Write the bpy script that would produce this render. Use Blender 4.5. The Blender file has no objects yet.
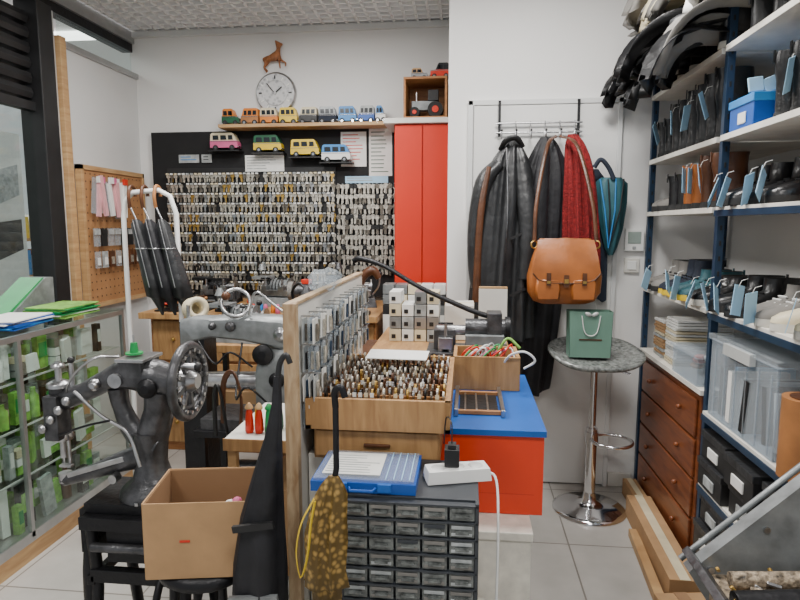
import bpy, bmesh, math, random
from mathutils import Vector, Matrix, Euler
random.seed(7)
R = math.radians
pi = math.pi

# ------------------------------------------------------------------ materials
def newmat(name):
    m = bpy.data.materials.new(name); m.use_nodes = True
    return m, m.node_tree, m.node_tree.nodes["Principled BSDF"]

def mat(name, col, rough=.5, metal=0, var=.12, scale=9, bump=0, bscale=60, emit=0, coat=0):
    m, nt, p = newmat(name)
    tc = nt.nodes.new("ShaderNodeTexCoord")
    n = nt.nodes.new("ShaderNodeTexNoise"); n.inputs["Scale"].default_value = scale; n.inputs["Detail"].default_value = 4
    nt.links.new(tc.outputs["Object"], n.inputs["Vector"])
    cr = nt.nodes.new("ShaderNodeValToRGB")
    cr.color_ramp.elements[0].position = .3; cr.color_ramp.elements[1].position = .7
    cr.color_ramp.elements[0].color = [c*(1-var) for c in col]+[1]
    cr.color_ramp.elements[1].color = [min(1, c*(1+var)) for c in col]+[1]
    nt.links.new(n.outputs["Fac"], cr.inputs["Fac"])
    nt.links.new(cr.outputs["Color"], p.inputs["Base Color"])
    p.inputs["Roughness"].default_value = rough; p.inputs["Metallic"].default_value = metal
    if coat: p.inputs["Coat Weight"].default_value = coat
    if bump:
        n2 = nt.nodes.new("ShaderNodeTexNoise"); n2.inputs["Scale"].default_value = bscale
        nt.links.new(tc.outputs["Object"], n2.inputs["Vector"])
        b = nt.nodes.new("ShaderNodeBump"); b.inputs["Strength"].default_value = bump; b.inputs["Distance"].default_value = .01
        nt.links.new(n2.outputs["Fac"], b.inputs["Height"]); nt.links.new(b.outputs["Normal"], p.inputs["Normal"])
    if emit:
        p.inputs["Emission Color"].default_value = list(col)+[1]; p.inputs["Emission Strength"].default_value = emit
    return m

def wood(name, c1, c2, stretch=(2, 2, 14), rough=.5, scale=3):
    m, nt, p = newmat(name)
    tc = nt.nodes.new("ShaderNodeTexCoord"); mp = nt.nodes.new("ShaderNodeMapping")
    mp.inputs["Scale"].default_value = stretch
    n = nt.nodes.new("ShaderNodeTexNoise"); n.inputs["Scale"].default_value = scale; n.inputs["Detail"].default_value = 6
    n.inputs["Distortion"].default_value = .6
    cr = nt.nodes.new("ShaderNodeValToRGB")
    cr.color_ramp.elements[0].position = .3; cr.color_ramp.elements[1].position = .72
    cr.color_ramp.elements[0].color = list(c1)+[1]; cr.color_ramp.elements[1].color = list(c2)+[1]
    nt.links.new(tc.outputs["Object"], mp.inputs["Vector"]); nt.links.new(mp.outputs["Vector"], n.inputs["Vector"])
    nt.links.new(n.outputs["Fac"], cr.inputs["Fac"]); nt.links.new(cr.outputs["Color"], p.inputs["Base Color"])
    p.inputs["Roughness"].default_value = rough
    return m

def tiles(name, c, g, size, rough=.3):
    m, nt, p = newmat(name)
    tc = nt.nodes.new("ShaderNodeTexCoord")
    b = nt.nodes.new("ShaderNodeTexBrick"); b.offset = 0
    b.inputs["Scale"].default_value = 1; b.inputs["Brick Width"].default_value = size; b.inputs["Row Height"].default_value = size
    b.inputs["Mortar Size"].default_value = .004; b.inputs["Mortar"].default_value = list(g)+[1]
    b.inputs["Color1"].default_value = list(c)+[1]; b.inputs["Color2"].default_value = [x*.94 for x in c]+[1]
    nt.links.new(tc.outputs["Object"], b.inputs["Vector"])
    n = nt.nodes.new("ShaderNodeTexNoise"); n.inputs["Scale"].default_value = 5; n.inputs["Detail"].default_value = 8
    nt.links.new(tc.outputs["Object"], n.inputs["Vector"])
    mx = nt.nodes.new("ShaderNodeMixRGB"); mx.blend_type = 'OVERLAY'; mx.inputs[0].default_value = .3
    nt.links.new(b.outputs["Color"], mx.inputs[1]); nt.links.new(n.outputs["Fac"], mx.inputs[2])
    nt.links.new(mx.outputs[0], p.inputs["Base Color"]); p.inputs["Roughness"].default_value = rough
    return m

def glass(name, tint=(.9, .95, .95), gl=.1, alpha_col=None):
    m, nt, p = newmat(name); out = nt.nodes["Material Output"]
    t = nt.nodes.new("ShaderNodeBsdfTransparent"); t.inputs[0].default_value = list(tint)+[1]
    g = nt.nodes.new("ShaderNodeBsdfGlossy"); g.inputs["Roughness"].default_value = .05
    if alpha_col:
        nt.nodes.remove(g); g = nt.nodes.new("ShaderNodeBsdfDiffuse"); g.inputs[0].default_value = list(alpha_col)+[1]
    mx = nt.nodes.new("ShaderNodeMixShader"); mx.inputs[0].default_value = gl
    nt.links.new(t.outputs[0], mx.inputs[1]); nt.links.new(g.outputs[0], mx.inputs[2]); nt.links.new(mx.outputs[0], out.inputs[0])
    return m

WALL = mat("wall_paint", (.77, .76, .745), .6, var=.02, scale=2, bump=.05, bscale=120)
WALLG = mat("wall_paint_grey", (.64, .645, .64), .4, var=.04, scale=2)
DOORW = mat("door_paint", (.70, .695, .68), .45, var=.02, scale=2)
FLOOR = tiles("floor_tiles", (.45, .43, .40), (.20, .18, .16), .6)
CEILP = mat("ceiling_void", (.34, .34, .34), .8)
CEILG = mat("ceiling_grid_white", (.9, .9, .9), .5, var=.02)
WHITE = mat("white_laminate", (.70, .68, .63), .4, var=.06, scale=6)
SHELFW = mat("worn_shelf_board", (.74, .71, .64), .5, var=.10, scale=12)
WHITEP = mat("white_plastic", (.80, .80, .78), .35, var=.02)
PAPER = mat("paper_white", (.78, .78, .75), .7, var=.03, scale=30)
MARB = mat("worn_white_panel", (.80, .76, .67), .5, var=.14, scale=22)
BLACK = mat("black_paint", (.012, .012, .013), .45, var=.3)
BLACKB = mat("black_board", (.006, .006, .007), .8, var=.3)
IRON = mat("black_iron", (.012, .012, .014), .42, .4, var=.4, bump=.2)
GREYM = mat("gunmetal_cast", (.085, .085, .09), .36, .6, var=.45, scale=24, bump=.25)
GREYP = mat("grey_machine_paint", (.23, .245, .25), .38, .3, var=.28, scale=18, bump=.08)
STEEL = mat("steel", (.48, .48, .49), .28, 1, var=.25, scale=25)
CHROME = mat("chrome", (.75, .75, .77), .1, 1, var=.02)
KEYM = mat("key_nickel", (.62, .58, .50), .34, .75, var=.4, scale=70)
KEYD = mat("key_dark_nickel", (.20, .18, .15), .36, .7, var=.4, scale=70)
BRASS = mat("brass", (.52, .33, .09), .35, .8, var=.25, scale=40)
ALU = mat("aluminium", (.45, .45, .45), .35, .8, var=.1)
ALUW = mat("light_alu", (.62, .63, .62), .4, .3, var=.05)
RED = mat("red_paint", (.60, .024, .004), .42, var=.05, scale=3)
REDO = mat("red_orange_paint", (.74, .045, .008), .4, var=.06, scale=3)
BLUE = mat("blue_paint", (.004, .10, .42), .38, var=.12, scale=5)
BLUEP = mat("blue_plastic", (.006, .08, .38), .35, var=.05)
NAVY = mat("dark_blue_steel_post", (.020, .045, .09), .4, .3, var=.15)
WOODL = wood("wood_light", (.38, .21, .09), (.56, .36, .17))
WOODO = wood("wood_orange", (.28, .11, .035), (.46, .22, .08))
WOODX = wood("wood_lengthwise", (.30, .15, .055), (.50, .29, .12), stretch=(14, 2, 2))
WOODD = wood("wood_mahogany", (.11, .028, .010), (.23, .07, .022), rough=.32)
PEG = wood("pegboard_brown", (.34, .165, .065), (.43, .22, .095), stretch=(2, 2, 2))
PLY = wood("plywood_edge", (.30, .18, .09), (.56, .42, .26), stretch=(20, 4, 4))
CARD = mat("cardboard", (.42, .25, .12), .8, var=.10, scale=12, bump=.05)
CARDD = mat("cardboard_inside", (.28, .16, .08), .85, var=.08)
LEAT = mat("brown_leather", (.34, .105, .022), .36, var=.28, scale=7, bump=.10, bscale=50)
LEATD = mat("dark_brown_leather", (.085, .03, .011), .38, var=.35, scale=12, bump=.2)
LEATT = mat("tan_leather", (.36, .15, .05), .5, var=.2, scale=12)
LEATB = mat("black_leather", (.009, .009, .010), .32, var=.4, bump=.2)
SUEDE = mat("grey_suede", (.20, .19, .175), .9, var=.25)
CLOTHB = mat("black_coat_cloth", (.010, .010, .013), .6, var=.4, scale=16, bump=.4, bscale=30)
CLOTHG = mat("charcoal_nylon", (.022, .023, .025), .40, var=.4, scale=10, bump=.5, bscale=22)
CLOTHR = mat("red_knit", (.22, .011, .012), .9, var=.35, scale=60, bump=.8, bscale=120)
CLOTHN = mat("navy_cloth", (.012, .018, .034), .8, var=.3)
TEAL = mat("teal_fabric", (.02, .09, .11), .6, var=.3)
GREENB = mat("sage_green_paper", (.14, .26, .20), .5, var=.06)
GREEN = mat("green_plastic", (.01, .28, .07), .4)
LIME = mat("lime_print", (.22, .46, .08), .5, var=.4, scale=30)
GREYB = mat("grey_pack", (.36, .38, .38), .5, var=.3, scale=30)
TAG = mat("light_blue_tag", (.38, .62, .82), .7, var=.04)
YEL = mat("yellow_paint", (.72, .50, .03), .4)
ORG = mat("orange_paint", (.65, .20, .02), .4)
PINK = mat("pink_paint", (.60, .12, .26), .4)
PINKL = mat("pale_pink_bag", (.70, .36, .38), .5)
CREAM = mat("cream_paint", (.66, .58, .40), .5)
LBLUE = mat("sky_blue_paint", (.03, .22, .55), .4)
DKGR = mat("dark_green_paint", (.01, .09, .04), .4)
WIND = mat("dark_window", (.02, .025, .03), .15)
RUB = mat("rubber", (.015, .015, .015), .8)
SOLEW = mat("white_sole", (.58, .56, .50), .6)
DEER = mat("deer_brown", (.28, .10, .03), .6, var=.4, scale=40)
DRAWP = mat("smoky_drawer_plastic", (.13, .14, .135), .2, var=.6, scale=60)
DRAWF = mat("organizer_frame", (.035, .04, .048), .45)
SEATM = mat("grey_glitter_seat", (.20, .21, .20), .25, .2, var=.55, scale=60)
GLASS = glass("clear_glass", (.90, .95, .93), .08)
PLAST = glass("translucent_plastic", (.86, .89, .92), .22, (.70, .76, .80))
DUST = mat("dusty_fittings", (.28, .22, .155), .6, .2, var=.9, scale=55, bump=1, bscale=60)
LCD = mat("lcd", (.28, .34, .31), .3)
LAMP = mat("lamp_diffuser", (1, .98, .95), .5, emit=4, var=0)
def pattern_mat(name, c0, c1, p0, p1, sc, rough=.5):
    m, nt, p = newmat(name)
    tc = nt.nodes.new("ShaderNodeTexCoord"); v = nt.nodes.new("ShaderNodeTexVoronoi"); v.inputs["Scale"].default_value = sc
    cr = nt.nodes.new("ShaderNodeValToRGB"); e = cr.color_ramp.elements
    e[0].color = c0; e[0].position = p0; e[1].color = c1; e[1].position = p1
    nt.links.new(tc.outputs["Object"], v.inputs["Vector"]); nt.links.new(v.outputs["Distance"], cr.inputs["Fac"])
    nt.links.new(cr.outputs["Color"], p.inputs["Base Color"]); p.inputs["Roughness"].default_value = rough
    return m
MUST = pattern_mat("mustard_patterned_fabric", (.42, .26, .07, 1), (.11, .065, .012, 1), .2, .55, 75)
CLKF = pattern_mat("clock_face_pattern", (.26, .27, .29, 1), (.60, .60, .61, 1), .0, .5, 34)

# ------------------------------------------------------------------ builder
def cr_pts(pts, k=6):
    P = [Vector(p) for p in pts]; P = [P[0]*2-P[1]]+P+[P[-1]*2-P[-2]]; out = []
    for i in range(1, len(P)-2):
        for j in range(k):
            t = j/k
            out.append(.5*((2*P[i])+(P[i+1]-P[i-1])*t+(2*P[i-1]-5*P[i]+4*P[i+1]-P[i+2])*t*t+(3*P[i]-P[i-1]-3*P[i+1]+P[i+2])*t**3))
    out.append(P[-2]); return out

class B:
    def __init__(s, name):
        s.name = name; s.v = []; s.f = []; s.mi = []; s.sm = []; s.mats = []; s.M = Matrix.Identity(4)
    def at(s, loc=(0, 0, 0), rot=(0, 0, 0), sc=1):
        s.M = Matrix.Translation(loc) @ Euler([R(a) for a in rot]).to_matrix().to_4x4() @ Matrix.Scale(sc, 4); return s
    def add(s, vs, fs, m, smooth=False):
        if m not in s.mats: s.mats.append(m)
        k = s.mats.index(m); o = len(s.v)
        s.v += [s.M @ Vector(p) for p in vs]
        for f in fs: s.f.append([i+o for i in f]); s.mi.append(k); s.sm.append(smooth)
    def box(s, c, d, m, rot=(0, 0, 0), tx=1, ty=1):
        Q = Matrix.Translation(c) @ Euler([R(a) for a in rot]).to_matrix().to_4x4()
        vs = []
        for z in (-.5, .5):
            kx, ky = (tx, ty) if z > 0 else (1, 1)
            for x, y in ((-.5, -.5), (.5, -.5), (.5, .5), (-.5, .5)):
                vs.append(Q @ Vector((x*d[0]*kx, y*d[1]*ky, z*d[2])))
        s.add(vs, [(3, 2, 1, 0), (4, 5, 6, 7), (0, 1, 5, 4), (1, 2, 6, 5), (2, 3, 7, 6), (3, 0, 4, 7)], m)
    def b2(s, lo, hi, m):
        s.box([(a+b)/2 for a, b in zip(lo, hi)], [b-a for a, b in zip(lo, hi)], m)
    def loft(s, rings, m, cap=True, smooth=True, closed=True):
        n = len(rings[0]); vs = [p for r in rings for p in r]; fs = []
        for i in range(len(rings)-1):
            for j in range(n if closed else n-1):
                k = (j+1) % n; fs.append((i*n+j, i*n+k, (i+1)*n+k, (i+1)*n+j))
        s.add(vs, fs, m, smooth)
        if cap:
            s.add(rings[0], [tuple(range(n))[::-1]], m); s.add(rings[-1], [tuple(range(n))], m)
    def tube(s, pts, r, m, n=8, sq=1, k=0, cap=True):
        P = cr_pts(pts, k) if k else [Vector(p) for p in pts]
        if isinstance(r, (list, tuple)):
            if k:
                rr = []
                for i in range(len(P)):
                    t = i/k; a = min(int(t), len(r)-2); rr.append(r[a]+(r[a+1]-r[a])*(t-a))
                r = rr
        else: r = [r]*len(P)
        T0 = (P[1]-P[0]).normalized(); up = Vector((0, 0, 1)) if abs(T0.z) < .9 else Vector((0, 1, 0))
        nrm = T0.cross(up).normalized(); rings = []
        for i, p in enumerate(P):
            T = (P[min(i+1, len(P)-1)]-P[max(i-1, 0)]).normalized()
            nrm = (nrm-T*nrm.dot(T)).normalized(); bn = T.cross(nrm)
            rings.append([p+r[i]*(nrm*math.cos(2*pi*j/n)+bn*sq*math.sin(2*pi*j/n)) for j in range(n)])
        s.loft(rings, m, cap)
    def cyl(s, p1, p2, r, m, r2=None, n=16):
        s.tube([p1, p2], [r, r if r2 is None else r2], m, n)
    def lathe(s, c, prof, m, n=24, rot=(0, 0, 0), cap=True):
        Q = Matrix.Translation(c) @ Euler([R(a) for a in rot]).to_matrix().to_4x4()
        s.loft([[Q @ Vector((r*math.cos(2*pi*j/n), r*math.sin(2*pi*j/n), z)) for j in range(n)] for r, z in prof], m, cap)
    def ell(s, c, r, m, n=14, rot=(0, 0, 0)):
        Q = Matrix.Translation(c) @ Euler([R(a) for a in rot]).to_matrix().to_4x4(); h = n//2+1
        s.loft([[Q @ Vector((r[0]*math.sin(pi*(i+.02)/(h+.04))*math.cos(2*pi*j/n), r[1]*math.sin(pi*(i+.02)/(h+.04))*math.sin(2*pi*j/n), -r[2]*math.cos(pi*(i+.02)/(h+.04)))) for j in range(n)] for i in range(h+1)], m)
    def prism(s, poly, ax, a, b, m, smooth=False):
        f = {'x': lambda p, t: (t, p[0], p[1]), 'y': lambda p, t: (p[0], t, p[1]), 'z': lambda p, t: (p[0], p[1], t)}[ax]
        n = len(poly)
        s.add([f(p, a) for p in poly]+[f(p, b) for p in poly], [tuple(range(n)), tuple(range(2*n-1, n-1, -1))], m)
        s.add([f(p, a) for p in poly]+[f(p, b) for p in poly], [(i, (i+1) % n, (i+1) % n+n, i+n) for i in range(n)], m, smooth)
    def torus(s, c, Rr, r, m, rot=(0, 0, 0), n=28, k=8, a0=0, a1=360):
        Q = Matrix.Translation(c) @ Euler([R(a) for a in rot]).to_matrix().to_4x4()
        full = (a1-a0) >= 360; N = n
        rings = []
        for i in range(N+1):
            a = R(a0+(a1-a0)*i/N)
            rings.append([Q @ Vector(((Rr+r*math.cos(2*pi*j/k))*math.cos(a), (Rr+r*math.cos(2*pi*j/k))*math.sin(a), r*math.sin(2*pi*j/k))) for j in range(k)])
        s.loft(rings, m, not full)
    def done(s, bevel=0, parent=None, sub=0, solid=0, recalc=True, dz=0):
        xs = [p.x for p in s.v]; ys = [p.y for p in s.v]; zs = [p.z for p in s.v]
        o = Vector(((min(xs)+max(xs))/2, (min(ys)+max(ys))/2, min(zs)))
        me = bpy.data.meshes.new(s.name)
        me.from_pydata([tuple(p-o) for p in s.v], [], s.f)
        for m in s.mats: me.materials.append(m)
        me.polygons.foreach_set("material_index", s.mi); me.polygons.foreach_set("use_smooth", s.sm)
        if recalc:
            bm = bmesh.new(); bm.from_mesh(me); bmesh.ops.recalc_face_normals(bm, faces=bm.faces); bm.to_mesh(me); bm.free()
        me.update()
        ob = bpy.data.objects.new(s.name, me); ob.location = o+Vector((0, 0, dz))
        bpy.context.scene.collection.objects.link(ob)
        if solid:
            q = ob.modifiers.new("solid", 'SOLIDIFY'); q.thickness = solid
        if bevel:
            q = ob.modifiers.new("bevel", 'BEVEL'); q.width = bevel; q.segments = 2; q.limit_method = 'ANGLE'; q.angle_limit = R(50)
        if sub:
            q = ob.modifiers.new("sub", 'SUBSURF'); q.levels = sub; q.render_levels = sub
        return ob

def rnd(a, b): return random.uniform(a, b)

# ------------------------------------------------------------------ room
b = B("floor"); b.b2((-6.5, -1.5, -.06), (1.5, 7, 0), FLOOR); b.done()
b = B("wall_back"); b.b2((-2.56, 4.5, 0), (-.11, 4.6, 2.94), WALL); b.done()
b = B("wall_back_right"); b.b2((-.11, 3.45, 0), (1.4, 4.6, 2.94), WALL); b.done()
b = B("wall_right"); b.b2((1.4, -1.5, 0), (1.5, 4.6, 2.94), WALL); b.done()
b = B("ceiling")
b.b2((-2.56, -1.5, 3.0), (1.5, 4.6, 3.05), CEILP)
x = -2.5
while x < 1.4:
    b.b2((x, 1.6, 2.94), (x+.016, 4.5, 2.975), CEILG); x += .085
y = 1.6
while y < 4.5:
    b.b2((-2.56, y, 2.94), (1.4, y+.016, 2.975), CEILG); y += .085
b.done()
b = B("trim_ceiling"); b.b2((-2.58, 4.46, 2.90), (-.11, 4.5, 2.94), WALLG); b.b2((-2.6, -1, 2.86), (-2.52, 4.5, 2.94), ALU)
b.b2((-2.62, -1, 2.80), (-2.54, 4.5, 2.86), IRON)
b.done()
b = B("wall_left")
b.b2((-2.58, 3.66, 0), (-2.52, 4.5, 2.6), WALLG)
b.done()
b = B("trim_1")
b.b2((-2.60, 3.60, 0), (-2.50, 3.66, 2.66), WOODL); b.b2((-2.60, 3.66, 2.60), (-2.50, 4.5, 2.64), ALU)
b.done(.004)
b = B("trim_2")   # dark shopfront pillar
b.b2((-2.64, 3.40, 0), (-2.49, 3.53, 2.80), BLACK); b.b2((-2.60, 2.0, 0), (-2.52, 2.08, 2.80), BLACK)
b.b2((-2.62, 3.531, 0), (-2.53, 3.598, 2.80), ALUW)
b.done(.005)
b = B("window_1")
b.b2((-2.575, 2.08, .08), (-2.565, 3.40, 2.2), GLASS)
b.b2((-2.60, 2.08, 0), (-2.54, 3.40, .08), BLACK)
b.b2((-2.60, 2.08, 2.17), (-2.54, 3.40, 2.22), BLACK)
b.b2((-2.56, 3.66, 2.64), (-2.555, 4.5, 2.80), GLASS)
b.done()
b = B("roller_shutter")
z = 2.23
while z < 2.72:
    b.prism([(-2.60, z), (-2.55, z+.01), (-2.54, z+.04), (-2.55, z+.07), (-2.60, z+.078)], 'y', 2.08, 3.39, BLACK); z += .085
b.done()
b = B("door_1")
b.b2((.03, 3.425, .01), (.80, 3.449, 2.15), DOORW)
b.b2((.0, 3.42, 0), (.028, 3.449, 2.18), WALLG); b.b2((.80, 3.42, 0), (.825, 3.449, 2.18), WALLG); b.b2((.0, 3.42, 2.152), (.825, 3.449, 2.18), WALLG)
b.cyl((.1, 3.40, 1.02), (.1, 3.425, 1.02), .022, STEEL); b.tube([(.1, 3.39, 1.02), (.22, 3.39, 1.02)], .009, STEEL)
b.done(.003)
b = B("baseboard_right_back"); b.b2((.83, 3.43, 0), (.96, 3.449, .08), WHITE); b.done(.003)

# mall beyond the shopfront
b = B("wall_mall"); b.b2((-6.3, 0, 0), (-6.2, 7, 3.4), WALL)
for i, (m, y0, y1, z0, z1) in enumerate([(RED, 5.2, 5.9, 0, 1.6), (ORG, 4.4, 5.0, .4, 1.5), (BLACK, 3.2, 4.2, 1.9, 2.6), (WHITEP, 4.3, 5.8, 1.9, 2.5), (LBLUE, 3.3, 4.1, .2, 1.7), (YEL, 6.0, 6.6, .3, 1.8)]):
    b.b2((-6.2, y0, z0), (-6.12, y1, z1), m)
b.done()
b = B("ceiling_mall"); b.b2((-6.3, 0, 3.3), (-2.6, 7, 3.4), CEILG)
b.b2((-5.0, 3.5, 3.26), (-3.0, 3.65, 3.3), LAMP); b.b2((-5.0, 5.5, 3.26), (-3.0, 5.65, 3.3), LAMP)
b.done()
b = B("poster_stand")
b.b2((-3.75, 3.95, .9), (-3.72, 4.75, 2.25), PAPER); b.prism([(4.0, 1.5), (4.7, 1.75), (4.7, 2.0), (4.0, 1.8)], 'x', -3.72, -3.715, GREYB)
b.prism([(4.0, 1.1), (4.7, 1.3), (4.7, 1.55), (4.25, 1.5)], 'x', -3.72, -3.713, BLACK); b.prism([(4.05, 1.9), (4.4, 1.95), (4.2, 2.2)], 'x', -3.72, -3.713, BLACK)
b.b2((-3.85, 4.0, 0), (-3.60, 4.05, .9), STEEL); b.b2((-3.85, 4.65, 0), (-3.60, 4.7, .9), STEEL)
b.done()
b = B("mall_merchandise_shelf")
for z in (.02, .5, 1.0, 1.35):
    b.b2((-4.6, 4.8, z), (-4.1, 6.4, z+.03), WOODL)
    for i in range(17):
        m = random.choice([RED, YEL, PINK, ORG, LBLUE, BLACK, PAPER])
        b.b2((-4.35, 4.82+i*.09, z+.03), (-4.15, 4.89+i*.09, z+rnd(.15, .35)), m)
b.done()

# ------------------------------------------------------------------ key wall
b = B("key_display_board")
b.b2((-2.40, 4.455, .96), (-.50, 4.498, 2.2), BLACKB)
b.b2((-2.28, 4.445, 1.0), (-.97, 4.455, 1.93), BLACK)
def keyb(b, x, y, z, s=1, m=KEYM, mh=None):
    a = rnd(-.15, .15); ca, sa = math.cos(a), math.sin(a)
    def q(u, w): return (x+(u*ca-w*sa)*s, z+(u*sa+w*ca)*s)
    r = .0145
    b.prism([q(r*math.cos(2*pi*i/7), -.008+r*math.sin(2*pi*i/7)) for i in range(7)], 'y', y, y-.0025, mh or m)
    b.prism([q(-.0055, -.02), q(.0055, -.02), q(.0055, -.046), q(0, -.051), q(-.0055, -.046)], 'y', y, y-.0025, m)
for r_ in range(12):
    z = 1.88-r_*.074
    b.b2((-2.275, 4.43, z+.013), (-.975, 4.446, z+.017), IRON)
    for c_ in range(41):
        if random.random() < .03: continue
        x = -2.26+c_*.0318
        b.b2((x-.002, 4.405, z+.002), (x+.002, 4.445, z+.006), STEEL)
        b.b2((x-.011, 4.404, z-.002), (x+.011, 4.407, z+.010), random.choice([PAPER, CREAM, GREYB, PAPER]))
        for k in range(2): keyb(b, x+rnd(-.006, .006), 4.432-k*.012, z+rnd(-.006, .001), 1.12, random.choice([KEYM]*6+[KEYD, KEYD, BRASS, STEEL]))
for r_ in range(9):
    z = 1.80-r_*.075
    for c_ in range(14):
        x = -.945+c_*.032
        b.b2((x-.002, 4.40, z+.002), (x+.002, 4.455, z+.006), STEEL)
        for k in range(2): keyb(b, x+rnd(-.004, .004), 4.435-k*.014, z+rnd(-.01, .001), 1.3, random.choice([KEYM, KEYM, KEYD]), random.choice([KEYM, KEYM, KEYM, BLACK, KEYM, KEYD]))
b.done(recalc=False)

b = B("wall_shelf"); b.b2((-1.80, 4.29, 2.2), (-.58, 4.498, 2.225), WOODL); b.done(.003)

def van(x, z, y=4.39, L=.165, H=.10, c1=RED, c2=None, name="toy_van", flip=1, kind=0):
    b = B(name); c2 = c2 or c1; W = .075
    f = lambda p: (x+flip*p[0]*L, z+p[1]*H)
    if kind == 0: low = [(-.5, .15), (.5, .15), (.5, .42), (.46, .55), (-.5, .55)]; top = [(-.5, .55), (.46, .55), (.36, .92), (.3, 1), (-.42, 1), (-.48, .93)]
    else: low = [(-.5, .15), (.5, .15), (.5, .45), (.26, .55), (-.5, .55)]; top = [(-.48, .55), (.24, .55), (.12, .92), (.06, 1), (-.36, 1), (-.45, .92)]
    b.prism([f(p) for p in low], 'y', y-W/2, y+W/2, c1); b.prism([f(p) for p in top], 'y', y-W/2+.004, y+W/2-.004, c2)
    for u in ((-.40, -.18), (-.12, .10), (.16, .33) if kind == 0 else (.0, .12)):
        b.prism([f((u[0], .60)), f((u[1], .60)), f((u[1]-.02, .86)), f((u[0], .86))], 'y', y-W/2+.001, y-W/2+.005, WIND)
    for u in (-.3, .3):
        cx, cz = f((u, .15))
        b.cyl((cx, y-W/2-.003, cz), (cx, y+W/2+.003, cz), H*.16, RUB, n=14); b.cyl((cx, y-W/2-.005, cz), (cx, y-W/2, cz), H*.08, CHROME, n=10)
    e = f((.5, .22)); b.b2((min(e[0], e[0]+flip*.006), y-W/2, e[1]-.004), (max(e[0], e[0]+flip*.006), y+W/2, e[1]+.004), CHROME)
    b.box((x, y-W/2-.001, z+H*.5), (L*.98, .002, .004), CHROME)
    return b.done(.002)
for i, (px_, c1, c2, fl, kd, L) in enumerate([(-1.73, DKGR, ORG, 1, 1, .13), (-1.585, LEATT, ORG, -1, 0, .13), (-1.44, ORG, CREAM, 1, 0, .132), (-1.295, YEL, YEL, 1, 0, .132), (-1.15, BLACK, CREAM, -1, 0, .13), (-1.005, CLOTHN, GREYP, 1, 0, .13), (-.86, LBLUE, LBLUE, 1, 0, .13), (-.725, BLUEP, GREYB, -1, 0, .115), (-.62, WHITEP, LBLUE, 1, 1, .07)]):
    van(px_, 2.2255, 4.39, L, .12, c1, c2, flip=fl, kind=kd)
for (x, z, c1, c2) in [(-1.79, 2.05, PINK, CREAM), (-1.46, 2.03, YEL, DKGR), (-1.18, 1.995, YEL, YEL), (-.95, 1.955, WHITEP, LBLUE)]:
    bb = B("toy_ledge"); bb.b2((x-.12, 4.35, z-.008), (x+.12, 4.454, z), BLACK); bb.done()
    van(x, z+.0005, 4.40, .21, .125, c1, c2)
def sheet(name, x0, x1, z0, z1, m, y=4.45, lines=LCD, rows=6):
    b = B(name); b.b2((x0, y-.003, z0), (x1, y, z1), m)
    for i in range(rows):
        zz = z1-(i+1)*(z1-z0)/(rows+1); b.b2((x0+.015, y-.0045, zz), (x0+.015+(x1-x0-.03)*rnd(.5, 1), y-.003, zz+.006), lines)
    return b.done()
sheet("paper_notice", -1.66, -1.36, 1.90, 2.02, PAPER, 4.444, GREYB, 5)
sheet("price_list", -.93, -.74, 1.93, 2.18, PAPER, 4.454, RED, 9)
sheet("price_list", -.72, -.55, 1.86, 2.20, PAPER, 4.454, DKGR, 11)
sheet("info_leaflet", -.90, -.58, 1.81, 1.86, TAG, 4.454, GREYB, 2)
sheet("photo_print", -2.18, -2.02, 1.97, 2.03, GREYB, 4.444, LBLUE, 2)
sheet("photo_print", -2.00, -1.92, 1.97, 2.03, GREYB, 4.444, BLACK, 2)

# clock and deer
b = B("wall_clock")
b.lathe((-1.42, 4.498, 2.47), [(.15, 0), (.155, .015), (.15, .03), (.14, .035)], STEEL, 36, (90, 0, 0))
b.lathe((-1.42, 4.464, 2.47), [(.14, 0), (.139, .003)], CLKF, 36, (90, 0, 0))
b.torus((-1.42, 4.462, 2.47), .09, .003, STEEL, (90, 0, 0), 36, 6)
for i in range(12):
    a = 2*pi*i/12
    b.box((-1.42+.113*math.sin(a), 4.457, 2.47+.113*math.cos(a)), (.009, .003, .024), PAPER if i % 3 else BLACK, (0, math.degrees(a), 0))
b.box((-1.42+.025, 4.453, 2.47+.02), (.008, .003, .07), BLACK, (0, 50, 0)); b.box((-1.42-.03, 4.453, 2.47+.03), (.006, .003, .10), BLACK, (0, -40, 0))
b.cyl((-1.42, 4.46, 2.47), (-1.42, 4.45, 2.47), .01, STEEL)
b.done()
def deer(ox, oy, oz):
    V = [(0, 0, 0), (-.05, 0, .008), (.035, 0, .012), (.055, 0, .05), (.062, 0, .083), (.095, 0, .078),
         (-.058, -.012, -.03), (-.075, -.012, -.05), (-.055, -.012, -.088), (-.06, .012, -.025), (-.085, .012, -.045), (-.07, .012, -.085),
         (.045, -.012, -.035), (.04, -.012, -.088), (.06, .012, -.03), (.085, .012, -.05), (.075, .012, -.075),
         (.050, -.018, .112), (.050, .018, .112), (-.075, 0, .018)]
    E = [(0, 1), (0, 2), (2, 3), (3, 4), (4, 5), (1, 6), (6, 7), (7, 8), (1, 9), (9, 10), (10, 11), (2, 12), (12, 13), (2, 14), (14, 15), (15, 16), (4, 17), (4, 18), (1, 19)]
    rad = [.024, .026, .025, .015, .016, .007, .012, .007, .005, .012, .007, .005, .008, .005, .008, .006, .005, .005, .005, .006]
    me = bpy.data.meshes.new("deer_figurine"); me.from_pydata(V, E, [])
    ob = bpy.data.objects.new("deer_figurine", me); ob.location = (ox, oy, oz); bpy.context.scene.collection.objects.link(ob)
    ob.modifiers.new("skin", 'SKIN')
    for i, r in enumerate(rad): me.skin_vertices[0].data[i].radius = (r, r)
    me.skin_vertices[0].data[0].use_root = True
    q = ob.modifiers.new("sub", 'SUBSURF'); q.levels = 2; q.render_levels = 2
    me.materials.append(DEER); ob.rotation_euler = (0, R(-12), 0)
deer(-1.43, 4.455, 2.715)

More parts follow.
